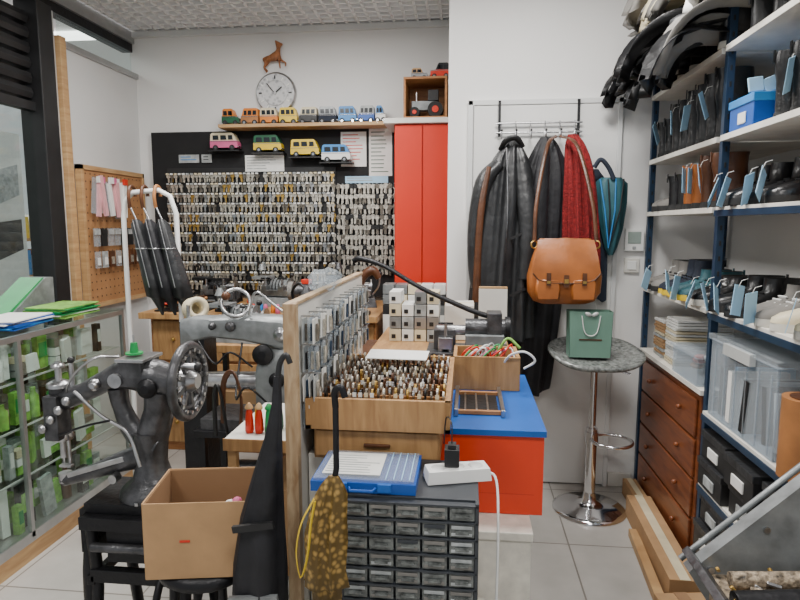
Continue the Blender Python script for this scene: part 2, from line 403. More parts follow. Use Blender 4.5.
# red cabinet
b = B("red_wall_cabinet")
b.b2((-.49, 4.1, 1.05), (-.115, 4.498, 2.17), RED)
b.b2((-.485, 4.085, 1.06), (-.303, 4.1, 2.16), RED); b.b2((-.297, 4.085, 1.06), (-.12, 4.1, 2.16), RED)
b.done(.003)
b = B("white_shelf_board"); b.b2((-.56, 4.06, 2.171), (-.115, 4.498, 2.205), WHITE); b.done(.003)
b = B("wooden_crate")
b.b2((-.43, 4.1, 2.2055), (-.14, 4.4, 2.22), WOODO); b.b2((-.43, 4.1, 2.46), (-.14, 4.4, 2.475), WOODO)
b.b2((-.43, 4.1, 2.22), (-.415, 4.4, 2.46), WOODO); b.b2((-.155, 4.1, 2.22), (-.14, 4.4, 2.46), WOODO); b.b2((-.415, 4.38, 2.22), (-.155, 4.395, 2.46), WOODO)
b.done(.002)
b = B("toy_tractor")
b.b2((-.38, 4.16, 2.27), (-.22, 4.22, 2.33), GREYP); b.b2((-.27, 4.15, 2.33), (-.20, 4.23, 2.40), BLACK); b.cyl((-.36, 4.14, 2.255), (-.36, 4.24, 2.255), .034, RUB); b.cyl((-.22, 4.14, 2.272), (-.22, 4.24, 2.272), .052, RUB); b.cyl((-.35, 4.19, 2.33), (-.35, 4.19, 2.39), .006, STEEL)
b.cyl((-.22, 4.135, 2.272), (-.22, 4.14, 2.272), .022, RED); b.cyl((-.36, 4.135, 2.255), (-.36, 4.14, 2.255), .014, RED)
b.done(.002)
van(-.19, 2.4755, 4.2, .13, .10, RED, BLACK, name="toy_car", flip=-1, kind=1)
van(-.33, 2.4755, 4.2, .11, .07, GREYP, WOODL, name="toy_car", kind=1)

# ------------------------------------------------------------------ ceiling lights (real fittings)
for (lx, ly, p) in [(-1.5, 2.3, 43), (.3, 2.3, 43), (-1.5, 0.2, 27), (.3, 0.2, 27), (-1.0, 3.2, 25)]:
    b = B("ceiling_light"); b.b2((lx-.32, ly-.32, 2.90), (lx+.32, ly+.32, 2.94), ALUW); b.b2((lx-.28, ly-.28, 2.895), (lx+.28, ly+.28, 2.90), LAMP); b.done()
    l = bpy.data.lights.new("panel_lamp", 'AREA'); l.size = .5; l.energy = p; l.color = (1, .975, .94)
    o = bpy.data.objects.new("panel_lamp", l); o.location = (lx, ly, 2.88); bpy.context.scene.collection.objects.link(o)

# ------------------------------------------------------------------ right wall shelving
XF, XB = .97, 1.38
b = B("shelving_unit")
for y in (3.40, 2.49, 1.58):
    for x in (XF, XB-.03):
        b.b2((x, y-.014, 0), (x+.028, y+.014, 2.75), NAVY)
        z = .1
        while z < 2.7: b.b2((x+.01, y-.016, z), (x+.018, y-.014, z+.02), BLACK); z += .06
far = [(2.42, WOODO), (2.17, SHELFW), (1.84, SHELFW), (1.57, SHELFW), (1.17, SHELFW), (.83, SHELFW)]
near = [(2.42, WOODO), (2.17, SHELFW), (1.84, SHELFW), (1.57, SHELFW), (1.17, SHELFW), (.757, SHELFW), (.46, SHELFW), (.08, SHELFW)]
for z, m in far: b.b2((XF-.012, 2.507, z-.022), (XB, 3.383, z), m)
for z, m in near:
    b.b2((XF-.012, 1.597, z-.022), (XB, 2.473, z), m)
    if z < 1.8: b.b2((XF-.018, 1.597, z-.036), (XF-.012, 2.473, z-.012), NAVY)
b.done(.002)

def outline(yh, yt, w, z, n=20, pinch=.12):
    out = []
    for i in range(n):
        a = 2*pi*i/n; t = (1-math.cos(a))/2
        y = yh+(yt-yh)*t
        ww = w/2*(1-pinch*math.cos((t-.35)*2*pi)*.8) * (.86+.2*t)
        out.append((ww*math.copysign(abs(math.sin(a))**.8, math.sin(a)), y, z))
    return out
def shoe(b, loc, ang, mu, h=.09, L=.28, ms=RUB, w=.095, tilt=(0, 0), laces=True, lean=0):
    b.at(loc, (tilt[0], tilt[1], ang))
    b.loft([outline(0, L, w, 0), outline(0, L, w*1.03, .012), outline(.002, L-.002, w, .026)], ms)
    lv = [(.026, 1., .96), (.04, .985, .97), (.055, .90, .92), (.068, .74, .84), (.082, .58, .76), (.095, .49, .72)]
    rings = [outline(.004, L*t, w*k, z) for z, t, k in lv if z <= max(h, .07)]
    z = .095
    while z < h-.005:
        z = min(h, z+.035); rings.append([(p[0]+lean*(z-.1), p[1]+.004*math.sin(z*60), p[2]) for p in outline(-.05*(z-.1), L*(.46+.2*(z-.1)), w*(.74+.9*(z-.1)), z)])
    top = rings[-1]; b.loft(rings, mu, cap=False)
    cx = sum(p[0] for p in top)/20; cy = sum(p[1] for p in top)/20; tz = top[0][2]
    ins = [((p[0]-cx)*.86+cx, (p[1]-cy)*.9+cy, tz-.002) for p in top]; dn = [((p[0]-cx)*.7+cx, (p[1]-cy)*.8+cy, tz-.04) for p in top]
    b.loft([top, ins, dn], RUB, cap=False); b.add(dn, [tuple(range(20))], RUB)
    if h > .12: b.box((0, -.008*(h/.2), h-.015), (.012, .004, .04), mu)
    if laces:
        for k in range(3): b.box((0, L*(.55+.07*k), .088-.010*k), (w*.45, .006, .005), PAPER if ms is SOLEW else BLACK, (-18, 0, 0))
    b.at()
def tag(b, x, y, z, a=20, s=1.25):
    b.box((x, y, z), (.002, .045*s, .085*s), TAG, (a, rnd(-15, 15), rnd(-60, -20))); b.tube([(x+.03, y, z+.06*s), (x+.01, y, z+.055*s), (x, y, z+.035*s)], .001, PAPER, 4)
def pair(name, y, z, mu, h, ms=RUB, out=1, L=.27, tags=1, sp=.105, w=.095, x=None):
    b = B(name)
    for k in range(2):
        if out: shoe(b, ((x or .95)+L, y+sp*k, z+.001), 90+rnd(-9, 9), mu, h, L, ms, w, lean=rnd(-.1, .1))
        else: shoe(b, ((x or .975), y+sp*k, z+.001), -90+rnd(-9, 9), mu, h, L, ms, w, lean=rnd(-.1, .1))
    for i in range(tags): tag(b, (x or .95)-.014, y+sp*i+rnd(-.02, .03), z+(.055 if out else min(h*.6, .12))+rnd(-.01, .02), rnd(-35, 35))
    return b.done()
Lb = LEATB
for y, n_, m, h, o in [(2.57, "black_boot_pair", Lb, .27, 0), (2.78, "black_boot_pair", Lb, .25, 0), (2.99, "black_boot_pair", Lb, .23, 0), (3.19, "black_shoe_pair", Lb, .18, 0)]: pair(n_, y, 1.84, m, h, out=o, tags=1)
b = B("blue_shoe_box"); b.b2((.975, 2.25, 1.841), (1.31, 2.44, 1.94), BLUEP); b.b2((.97, 2.245, 1.925), (1.315, 2.445, 1.955), LBLUE); b.b2((.969, 2.30, 1.86), (.9745, 2.36, 1.90), PAPER)
for i in range(4): b.box((.99+i*.05, 2.28, 1.985), (.05, .01, .05), TAG, (rnd(-30, 30), rnd(-30, 30), 0))
b.done(.003)
pair("black_boot_pair", 2.06, 1.84, Lb, .22, out=0, tags=1, x=1.0, L=.26); pair("black_boot_pair", 1.83, 1.84, Lb, .24, out=0, tags=1, x=1.0); pair("black_boot_pair", 1.63, 1.84, Lb, .22, out=0, tags=0, x=1.0)
for y, n_, m, h, o, tg in [(2.57, "brown_boot_pair", LEATD, .215, 0, 2), (2.78, "brown_boot_pair", LEAT, .19, 0, 1), (2.99, "black_boot_pair", Lb, .17, 0, 0), (3.19, "grey_shoe_pair", SUEDE, .12, 1, 0)]: pair(n_, y, 1.57, m, h, out=o, tags=tg)
pair("black_shoe_pair", 2.32, 1.57, Lb, .15, out=1, tags=2, x=.94); pair("black_shoe_pair", 2.12, 1.57, Lb, .16, out=1, tags=2, x=.97)
pair("brown_boot_pair", 1.80, 1.57, LEATD, .235, LEATT, out=0, tags=1, w=.115, sp=.12, x=.99); pair("tan_boot_pair", 1.63, 1.57, LEATT, .23, out=0, tags=1, sp=.08, x=1.0)
b = B("brown_work_boot"); shoe(b, (1.05, 2.02, 1.571), -84, LEATD, .235, .27, LEATT, .12); tag(b, 1.03, 1.97, 1.66, 20); b.done()
for y, n_, m, h, ms, tg in [(2.56, "black_sandal_pair", Lb, .12, SOLEW, 1), (2.76, "yellow_trainer_pair", TEAL, .13, YEL, 2), (2.96, "navy_trainer_pair", CLOTHN, .17, YEL, 0), (3.17, "grey_slipper_pair", SUEDE, .15, RUB, 1)]: pair(n_, y, 1.17, m, h, ms, out=1, tags=tg, x=.93)
pair("black_shoe_pair", 2.30, 1.17, Lb, .14, out=1, tags=2, x=.93); pair("beige_trainer_pair", 2.07, 1.17, SUEDE, .13, SOLEW, out=1, tags=2, x=.95); pair("white_trainer_pair", 1.84, 1.17, CREAM, .14, SOLEW, out=1, tags=1, x=.95); pair("brown_shoe_pair", 1.64, 1.17, LEATD, .13, out=1, tags=1, sp=.09, x=.95)
b = B("shoe_pile")
random.seed(11)
for i in range(10):
    y = 1.68+i*.172
    shoe(b, (.98+rnd(-.03, .03), y, 2.172), -90+rnd(-14, 14), random.choice([LEATB, LEATB, LEATD, LEATB, CLOTHG]), rnd(.14, .21), .29, random.choice([RUB, SOLEW, RUB]), .10, laces=False)
for i in range(9):
    y = 2.55+i*.085
    shoe(b, (1.12+rnd(-.05, .05), y, 2.172+.10+rnd(0, .03)), 90+rnd(-30, 30), random.choice([LEATB, LEATB, SUEDE, CLOTHG]), rnd(.10, .13), .3, random.choice([RUB, SOLEW]), .10, tilt=(rnd(-20, 0), rnd(-25, 25)), laces=False)
b.done()
def flap(b, y, z, x0, xe, L, w, m, ph):
    n = 14; rings = []
    x, zz, ang = x0, z, 0.0
    for i in range(n):
        t = i/(n-1); ds = L/(n-1)
        if x < xe: ang = min(R(75), ang+R(13))
        x -= ds*math.cos(ang); zz -= ds*math.sin(ang)
        ww = w*(.55+.5*math.sin(pi*min(1, t*1.15))+.12*math.sin(9*t+ph))*(1 if t < .85 else .6)
        row = []
        for j in range(9):
            v = j/8-.5
            row.append((x+.03*math.sin(5*v*pi+ph)*t, y+v*ww+.05*math.sin(2.5*t+ph)*t, zz+.030*math.sin(7*v+ph+2*t)+.05*abs(v)))
        rings.append(row)
    b.loft(rings, m, cap=False, closed=False)
b = B("hanging_leather_uppers")
random.seed(5)
for i in range(16):
    flap(b, 2.50+i*.056, 2.27+rnd(-.05, .10), 1.15, .92+rnd(-.08, .03), rnd(.38, .56), rnd(.13, .24), random.choice([LEATB, LEATB, CLOTHG, LEATB, SUEDE]), i*1.9)
b.done(solid=.004)
b = B("leather_offcut_pile")
for i in range(18):
    flap(b, 1.72+i*.09, 2.46+rnd(0, .14), 1.18, .95+rnd(-.06, .04), rnd(.32, .48), rnd(.16, .28), random.choice([LEATB, PAPER, CLOTHG, LEATB, CREAM, SUEDE, CLOTHN, PAPER]), i*2.3)
for i in range(6): b.ell((1.12, 1.75+i*.27, 2.49), (.16, .13, .065), random.choice([LEATB, CLOTHG]), 12)
b.done(solid=.004)

b = B("chest_of_drawers")
b.b2((.985, 2.56, .04), (1.34, 3.38, .79), WOODD); b.b2((1.0, 2.58, 0), (1.33, 3.36, .04), BLACK)
for i in range(4):
    z0 = .07+i*.178; b.b2((.972, 2.585, z0), (.985, 3.355, z0+.165), WOODD)
    for y in (2.75, 3.19): b.ell((.960, y, z0+.085), (.012, .012, .012), WOODD, 10)
b.done(.004)
b = B("plastic_tub")
for lo, hi in (((.96, 2.56, .832), (1.26, 2.86, .838)), ((.96, 2.56, .838), (.965, 2.86, .95)), ((1.255, 2.56, .838), (1.26, 2.86, .95)), ((.965, 2.56, .838), (1.255, 2.565, .95)), ((.965, 2.855, .838), (1.255, 2.86, .95))): b.b2(lo, hi, PLAST)
b.b2((.95, 2.55, .95), (1.27, 2.87, .962), PLAST)
for i in range(22): b.ell((1.01+rnd(0, .2), 2.61+rnd(0, .2), .865+rnd(0, .06)), (.03, .03, .015), random.choice([CREAM, LEATT, PAPER, RED, ORG]), 8)
b.done()
b = B("insole_packet_stack")
for i in range(16): b.box((1.12, 2.99+rnd(-.01, .01), .84+i*.014), (.26, .15, .010), random.choice([PAPER, CREAM, PAPER, CREAM, GREYB]), (0, 0, rnd(-3, 3)))
b.done()
b = B("insole_packet_stack")
for i in range(12): b.box((1.12, 3.17+rnd(-.01, .01), .84+i*.016), (.26, .15, .012), random.choice([CREAM, GREYB, PAPER, CARD]), (0, 0, rnd(-3, 3)))
b.done()
b = B("clear_storage_box")
x0, x1, y0, y1, z0, z1 = .965, 1.33, 1.93, 2.44, .759, 1.06
b.b2((x0, y0, z0), (x1, y1, z0+.008), PLAST); b.b2((x0, y0, z0), (x0+.006, y1, z1), PLAST); b.b2((x1-.006, y0, z0), (x1, y1, z1), PLAST); b.b2((x0, y0, z0), (x1, y0+.006, z1), PLAST); b.b2((x0, y1-.006, z0), (x1, y1, z1), PLAST)
b.b2((x0-.01, y0-.01, z1), (x1+.01, y1+.01, z1+.02), PLAST); b.b2((x0-.02, y0+.15, z1-.03), (x0, y1-.15, z1+.01), ALUW)
for k_ in range(6): b.b2((x0-.004, y0+.03+k_*.085, z0+.01), (x0, y0+.038+k_*.085, z1-.03), PLAST)
for i in range(11): b.box((1.09+rnd(-.04, .05), 1.97+i*.042, .86+rnd(-.01, .03)), (.2, .03, .19), random.choice([PAPER, GREYB, TAG, LBLUE, BLACK, CREAM, BLACK]), (rnd(-8, 8), 0, 0))
b.done()
b = B("leather_sheet_roll")
b.tube([(1.0, 1.82, .759), (1.0, 1.82, 1.0)], .07, LEATT, 20); b.tube([(1.0, 1.82, 1.0), (1.0, 1.82, 1.003)], .05, LEATD, 16)
b.done()
for (y, z, n) in [(2.24, .461, 2), (1.99, .461, 2), (1.73, .461, 2), (2.24, .081, 3), (1.99, .081, 3), (1.73, .081, 3)]:
    for j in range(n):
        b = B("black_shoe_box"); zz = z+j*.113; o = rnd(-.03, .0)
        b.b2((.97+o, y, zz), (1.31, y+.22, zz+.09), BLACK); b.b2((.965+o, y-.004, zz+.085), (1.315, y+.224, zz+.112), CLOTHG); b.b2((.963+o, y+.06, zz+.02), (.9695+o, y+.15, zz+.06), PAPER if j % 2 else GREYB)
        b.done(.002)
b = B("cardboard_box_flat")
b.box((.89, 2.70, .055), (.12, .76, .11), CARD, (0, 0, -2)); b.box((.89, 2.70, .111), (.04, .76, .003), CREAM, (0, 0, -2)); b.done(.003)
b = B("cardboard_box_flat"); b.box((.86, 2.10, .045), (.2, .34, .09), CARD, (0, 0, 8)); b.box((.86, 2.10, .091), (.05, .34, .003), CARDD, (0, 0, 8)); b.done(.003)
b = B("cardboard_box_flat"); b.box((.925, 3.22, .045), (.07, .24, .09), CARD); b.box((.925, 3.22, .091), (.03, .24, .003), CREAM); b.done(.003)
b = B("wooden_skirting_plank"); b.box((.80, 2.56, .02), (.04, .6, .04), WOODL, (0, 0, -4)); b.done(.003)

# finishing machine trough, lower right
b = B("finishing_machine_trough")
b.b2((.62, .75, 0), (1.2, 1.5, .55), GREYP)
b.prism([(.55, .66), (.83, .93), (1.30, .93), (1.30, .55), (.62, .55)], 'y', 1.44, 1.48, GREYP)
b.prism([(.55, .66), (.83, .93), (1.30, .93), (1.30, .55), (.62, .55)], 'y', .75, .79, GREYP)
b.box((.57, 1.115, .68), (.02, .74, .05), GREYM, (0, -44, 0))
b.b2((1.26, .79, .55), (1.30, 1.44, .93), GREYP)
b.b2((.60, .79, .55), (1.26, 1.44, .66), DUST)
b.tube([(.60, 1.30, .665), (.95, 1.30, .70)], .035, IRON, 16); b.tube([(.62, 1.38, .68), (.90, 1.38, .70)], .02, DUST, 12)
for i in range(300):
    x, y = rnd(.6, 1.2), rnd(.82, 1.42)
    b.box((x, y, .67+rnd(0, .02)), (.008, .03, .008), random.choice([STEEL, BRASS, DUST, IRON]), (rnd(0, 60), rnd(0, 60), rnd(0, 180)))
b.tube([(.55, 1.50, .66), (.83, 1.50, .93), (1.30, 1.50, .93)], .008, GREYP, 8)
for x, z in ((.60, .69), (.72, .80), (.84, .91), (1.0, .91)): b.lathe((x, 1.44, z-.02), [(.008, 0), (.008, .006)], STEEL, 10, (90, 0, 0))
b.done(.002)

b = B("thermostat"); b.b2((.865, 3.425, 1.36), (.965, 3.45, 1.48), WHITEP); b.b2((.88, 3.422, 1.40), (.95, 3.426, 1.465), LCD); b.b2((.905, 3.421, 1.37), (.925, 3.426, 1.385), GREYB); b.done(.004)
b = B("light_switch"); b.b2((.87, 3.435, 1.24), (.95, 3.45, 1.32), WHITE); b.b2((.885, 3.43, 1.255), (.935, 3.436, 1.305), WHITEP); b.done(.003)

# ------------------------------------------------------------------ coat rack and coats
b = B("over_door_hook_rack")
for x in (.17, .59): b.b2((x-.007, 3.405, 1.98), (x+.007, 3.412, 2.17), IRON); b.b2((x-.007, 3.405, 2.165), (x+.007, 3.42, 2.172), IRON)
b.tube([(.15, 3.40, 2.05), (.61, 3.40, 2.05)], .005, STEEL); b.tube([(.15, 3.40, 2.00), (.61, 3.40, 2.00)], .005, STEEL)
for i in range(6):
    x = .18+i*.078; b.tube([(x, 3.40, 2.06), (x, 3.398, 2.0), (x, 3.375, 1.965), (x, 3.35, 1.975), (x, 3.345, 2.0)], .004, STEEL, 6, k=4); b.ell((x, 3.345, 2.005), (.007, .007, .007), BLACK, 8)
b.done()
def garment(b, rows, m, folds=7, amp=.12, n=44, ph=0, k=4):
    P = cr_pts([(r[0], r[1], r[2]) for r in rows], k); Q = cr_pts([(r[3], r[4], 0) for r in rows], k); rings = []
    for i, (p, q) in enumerate(zip(P, Q)):
        t = i/len(P); ring = []
        for j in range(n):
            a = 2*pi*j/n; f = 1+amp*(.35+.8*t)*(math.sin(folds*a+ph+2.2*t)+.5*math.sin((folds*2+1)*a+ph*2-3*t))
            ring.append((p.x+q.x*math.cos(a)*(1+(f-1)*.35), p.y+q.y*math.sin(a)*f, p.z+(.02*math.sin(3*a+ph) if i == len(P)-1 else 0)))
        rings.append(ring)
    b.loft(rings, m)
b = B("black_rain_coat")
garment(b, [(.24, 3.34, 1.96, .03, .025), (.235, 3.32, 1.92, .05, .045), (.225, 3.31, 1.82, .10, .07), (.22, 3.30, 1.62, .14, .085), (.20, 3.29, 1.30, .15, .095), (.19, 3.29, 1.02, .16, .10), (.185, 3.29, .90, .165, .10)], CLOTHG, 8, .3, ph=.5, n=64)
b.tube([(.16, 3.27, 1.82), (.085, 3.25, 1.72), (.045, 3.25, 1.5), (.045, 3.25, 1.28), (.06, 3.25, 1.17)], [.05, .065, .055, .05, .048], CLOTHG, 14, sq=.7, k=5)
b.tube([(.28, 3.26, 1.82), (.31, 3.22, 1.6), (.32, 3.20, 1.4), (.31, 3.20, 1.22)], [.04, .05, .045, .04], CLOTHG, 14, sq=.7, k=5)
b.tube([(.20, 3.22, 1.90), (.21, 3.20, 1.6), (.20, 3.185, 1.3), (.19, 3.18, .96)], .004, STEEL, 6, k=4)
b.tube([(.17, 3.3, 1.90), (.20, 3.25, 1.94), (.25, 3.25, 1.95), (.29, 3.28, 1.91)], [.012, .02, .02, .012], CLOTHG, 10, sq=.6, k=4)
for z in (1.45, 1.15): b.box((.27, 3.185, z), (.09, .006, .012), BLACK, (0, -25, 0))
b.done()
b = B("long_black_coat")
garment(b, [(.42, 3.37, 1.97, .03, .015), (.42, 3.36, 1.90, .07, .03), (.41, 3.355, 1.75, .12, .045), (.38, 3.35, 1.40, .15, .05), (.36, 3.35, 1.0, .15, .055), (.35, 3.35, .72, .13, .055), (.345, 3.35, .58, .115, .05)], CLOTHB, 8, .28, ph=2, n=64)
b.tube([(.40, 3.28, 1.86), (.38, 3.25, 1.66), (.38, 3.24, 1.4), (.385, 3.25, 1.15)], [.03, .045, .04, .035], CLOTHB, 14, sq=.6, k=5)
b.done()
b = B("brown_scarf")
b.tube([(.11, 3.19, 1.80), (.075, 3.16, 1.6), (.06, 3.155, 1.35), (.055, 3.16, 1.10)], [.012, .018, .018, .022], LEATD, 10, sq=.4, k=4); b.done()
b = B("red_knitted_cardigan")
garment(b, [(.555, 3.36, 1.98, .025, .015), (.565, 3.34, 1.92, .05, .03), (.585, 3.33, 1.80, .07, .045), (.60, 3.325, 1.60, .085, .05), (.61, 3.32, 1.40, .09, .05), (.61, 3.32, 1.22, .09, .05)], CLOTHR, 11, .35, ph=1, n=88); b.done()
b = B("navy_jacket")
garment(b, [(.67, 3.39, 1.80, .03, .012), (.69, 3.385, 1.7, .06, .02), (.69, 3.38, 1.4, .07, .025), (.68, 3.38, 1.1, .08, .025)], CLOTHN, 6, .2); b.done()

b = B("leather_shoulder_bag")
bx, by, bz = .485, 3.06, 1.12
def sup(cx, cy, cz, hx, hy, n=28, e=.6):
    return [(cx+hx*math.copysign(abs(math.cos(2*pi*i/n))**e, math.cos(2*pi*i/n)), cy+hy*math.copysign(abs(math.sin(2*pi*i/n))**e, math.sin(2*pi*i/n)), cz) for i in range(n)]
b.loft([sup(bx, by, bz+z, hx, hy) for z, hx, hy in ((-.01, .11, .025), (.005, .15, .05), (.05, .178, .068), (.13, .182, .07), (.22, .16, .058), (.29, .135, .04), (.315, .125, .025))], LEAT)
fl = []
for u in range(13):
    t = u/12; a = -1+2*t; drop = .16+.06*math.sqrt(max(0, 1-a*a))
    fl.append([(bx+a*.135*(1+.2*s_), by-.03-.05*math.sin(min(1, s_*1.3)*pi/2)-.004*(1-abs(a)), bz+.32-drop*s_-.012*abs(a)) for s_ in (0, .15, .35, .6, .85, 1)])
b.loft(fl, LEAT, cap=False, closed=False)
b.tube([(bx+(-1+2*u/12)*.135*1.2, by-.083, bz+.32-.012*abs(-1+2*u/12)-(.16+.06*math.sqrt(max(0, 1-(-1+2*u/12)**2)))) for u in range(13)], .004, LEATD, 6)
for sx in (-.085, .085):
    b.loft([[(bx+sx+x_*k, by-.066-d, bz+.065+z_*k) for x_, z_ in ((-.055, -.05), (.055, -.05), (.06, 0), (.055, .055), (-.055, .055), (-.06, 0))] for k, d in ((1, -.01), (1, .012), (.85, .02))], LEAT)
    b.box((bx+sx, by-.092, bz+.12), (.022, .006, .06), LEATD); b.box((bx+sx, by-.096, bz+.105), (.016, .004, .012), BRASS)
b.box((bx, by-.087, bz+.11), (.025, .006, .06), LEATD); b.box((bx, by-.092, bz+.11), (.02, .006, .02), BRASS)
b.torus((bx-.150, by-.01, bz+.285), .018, .004, BRASS, (90, 0, 30)); b.torus((bx+.150, by-.01, bz+.285), .018, .004, BRASS, (90, 0, -30))
b.tube([(bx-.150, by-.01, bz+.30), (bx-.14, by+.02, bz+.5), (bx-.08, by+.15, bz+.78), (bx-.02, 3.335, 1.97)], .010, LEATD, 8, sq=.3, k=6)
b.tube([(bx+.150, by-.01, bz+.30), (bx+.13, by+.03, bz+.5), (bx+.07, by+.15, bz+.78), (bx-.0, 3.335, 1.97)], .010, LEATD, 8, sq=.3, k=6)
b.done(recalc=True)

b = B("teal_umbrella")
b.tube([(.66, 3.30, 1.80), (.69, 3.29, 1.84), (.73, 3.29, 1.80), (.76, 3.29, 1.74)], .012, CLOTHN, 8, k=5)
b.loft([[(.755+(x_+.05)*.3+r_*math.cos(2*pi*j/16)*(1+.2*math.sin(5*2*pi*j/16)), 3.33+r_*.45*math.sin(2*pi*j/16)*(1+.3*math.cos(5*2*pi*j/16)), z_) for j in range(16)] for x_, z_, r_ in ((-.05, 1.75, .05), (-.04, 1.72, .08), (-.02, 1.62, .075), (.0, 1.48, .055), (.0, 1.38, .03), (.0, 1.34, .012))], TEAL)
for i in range(4): b.tube([(.69+i*.04, 3.285, 1.74), (.72+i*.026, 3.285, 1.58), (.75, 3.30, 1.38)], .004, BLACK if i % 2 else LBLUE, 5)
b.done()

# ------------------------------------------------------------------ bar stool + gift bag
b = B("bar_stool")
sx, sy = .665, 3.12
b.lathe((sx, sy, 0), [(.19, 0), (.19, .012), (.17, .022), (.08, .035), (.035, .06), (.03, .10)], CHROME, 36)
b.cyl((sx, sy, .09), (sx, sy, .45), .028, CHROME); b.cyl((sx, sy, .45), (sx, sy, .80), .018, CHROME)
b.torus((sx+.09, sy-.05, .40), .10, .009, CHROME, (0, 0, 0), 30, 8); b.cyl((sx, sy, .37), (sx, sy, .43), .034, CHROME)
b.tube([(sx, sy, .78), (sx+.08, sy-.02, .775), (sx+.17, sy-.04, .75)], .006, CHROME, 8); b.box((sx, sy, .795), (.18, .18, .015), IRON)
def seatring(k, dz):
    out = []
    for i in range(44):
        a = 2*pi*i/44; c_, s_ = math.cos(a), math.sin(a)
        x = .235*k*math.copysign(abs(c_)**.62, c_); y = .19*k*math.copysign(abs(s_)**.62, s_)
        lip = .06*max(0, y/.19)**3 + .02*abs(x/.235)**3 - .035*max(0, -y/.19)**3
        out.append((sx+x, sy+y, .83+lip+dz))
    return out
b.loft([seatring(k, d) for k, d in ((.05, -.018), (.5, -.018), (.9, -.018), (1, 0), (.985, .016), (.9, .014), (.5, .008), (.05, .006))], SEATM)
b.done()
b = B("gift_bag")
gx, gy, gz = .615, 3.05, .848
W = .10; H = .23
b.prism([(gx-W, gz), (gx+W, gz), (gx+W+.006, gz+H), (gx-W-.006, gz+H)], 'y', gy-.045, gy-.043, GREENB); b.prism([(gx-W, gz), (gx+W, gz), (gx+W+.006, gz+H), (gx-W-.006, gz+H)], 'y', gy+.045, gy+.043, GREENB)
b.prism([(gx-W, gz), (gx-W-.006, gz+H), (gx-W-.004, gz+H), (gx-W+.002, gz)], 'y', gy-.045, gy+.045, GREENB); b.prism([(gx+W, gz), (gx+W+.006, gz+H), (gx+W+.004, gz+H), (gx+W-.002, gz)], 'y', gy-.045, gy+.045, GREENB)
b.b2((gx-W, gy-.045, gz), (gx+W, gy+.045, gz+.002), GREENB)
b.tube([(gx-.045, gy-.048, gz+H-.02), (gx-.03, gy-.05, gz+H-.10), (gx, gy-.05, gz+H-.12), (gx+.03, gy-.05, gz+H-.10), (gx+.045, gy-.048, gz+H-.02)], .0025, PAPER, 6, k=5)
b.tube([(gx-.045, gy+.047, gz+H-.02), (gx-.035, gy+.047, gz+H+.03), (gx, gy+.047, gz+H+.045), (gx+.035, gy+.047, gz+H+.03), (gx+.045, gy+.047, gz+H-.02)], .0025, PAPER, 6, k=5)
b.box((gx, gy-.0465, gz+.09), (.11, .002, .006), LEATD); b.ell((gx-.015, gy-.05, gz+H-.012), (.018, .006, .010), ALUW, 10, (0, 25, 0)); b.ell((gx+.018, gy-.05, gz+H-.012), (.018, .006, .010), ALUW, 10, (0, -25, 0))
b.done()

# ------------------------------------------------------------------ centre island
b = B("service_counter")
b.b2((-.42, 1.53, 0), (-.10, 2.32, .885), WHITE)
b.b2((-.10, 1.56, 0), (.185, 2.32, .650), MARB); b.b2((-.10, 1.555, .650), (.19, 2.32, .675), MARB)
b.b2((-.42, 2.32, 0), (.18, 3.18, .93), WHITE); b.b2((-.42, 2.322, .93), (.20, 3.2, .95), WOODX)
b.b2((-.30, 1.24, 0), (.06, 1.53, .50), MARB)
b.done(.003)
DZ = .036
b = B("red_blue_cabinet")
b.b2((-.095, 1.66, .641), (.225, 2.295, .875), REDO); b.b2((-.099, 1.65, .875), (.23, 2.298, .892), BLUE); b.b2((.2251, 1.68, .642), (.2265, 2.28, .70), BLUE)
b.b2((-.02, 1.6595, .70), (.20, 1.66, .702), RED)
b.done(.003, dz=DZ)
b = B("pegboard_divider")
b.b2((-.443, 1.44, 0), (-.424, 2.42, 1.30), WHITE); b.b2((-.445, 1.41, 0), (-.413, 1.44, 1.31), PLY); b.b2((-.447, 1.44, 1.30), (-.420, 2.42, 1.31), PLY)
b.done(.002)
b = B("key_blister_packs")
random.seed(3)
for iy in range(11):
    for iz in range(4):
        y = 1.50+iy*.08; z = 1.235-iz*.075
        if iz == 3 and iy > 5: continue
        b.b2((-.424, y-.002, z+.03), (-.375, y+.002, z+.034), STEEL)
        for k in range(3):
            xx = -.414+k*.014
            b.box((xx, y+rnd(-.006, .006), z-.005), (.002, .05, .064), random.choice([PLAST, GREYB, PLAST, PAPER]), (rnd(-6, 6), 0, 0))
            b.box((xx+.005, y, z-.01), (.005, .016, .045), random.choice([KEYM, BLACK, KEYM, NAVY, KEYD]), (rnd(-10, 10), 0, 0))
b.done()
b = B("clear_plastic_bag")
rings = []
for i in range(9):
    t = i/8; rings.append([(-.43+(.035*math.sin(pi*t)+.01)*math.cos(2*pi*j/14)*(1+.3*math.sin(j*2+i)), 1.66+t*.28+.01*math.sin(j+i), 1.335+(.03*math.sin(pi*t)+.004)*math.sin(2*pi*j/14)*(1+.2*math.cos(j*3+i))) for j in range(14)])
b.loft(rings, PLAST); b.done()
b = B("wooden_drawer_box")
b.b2((-.395, 1.50, .886), (-.06, 2.0, .972), WOODX); b.b2((-.39, 1.492, .895), (-.065, 1.50, .965), WOODX); b.b2((-.26, 1.485, .925), (-.19, 1.492, .935), LEATD)
b.done(.003)
b = B("key_blank_tray")
X0t, X1t, Y0t, Y1t, Z0t = -.410, -.035, 1.475, 2.02, .974
b.b2((X0t, Y0t, Z0t), (X1t, Y1t, Z0t+.01), WOODX); b.b2((X0t, Y0t, Z0t), (X1t, Y0t+.014, Z0t+.082), WOODX); b.b2((X0t, Y1t-.014, Z0t), (X1t, Y1t, Z0t+.082), WOODX)
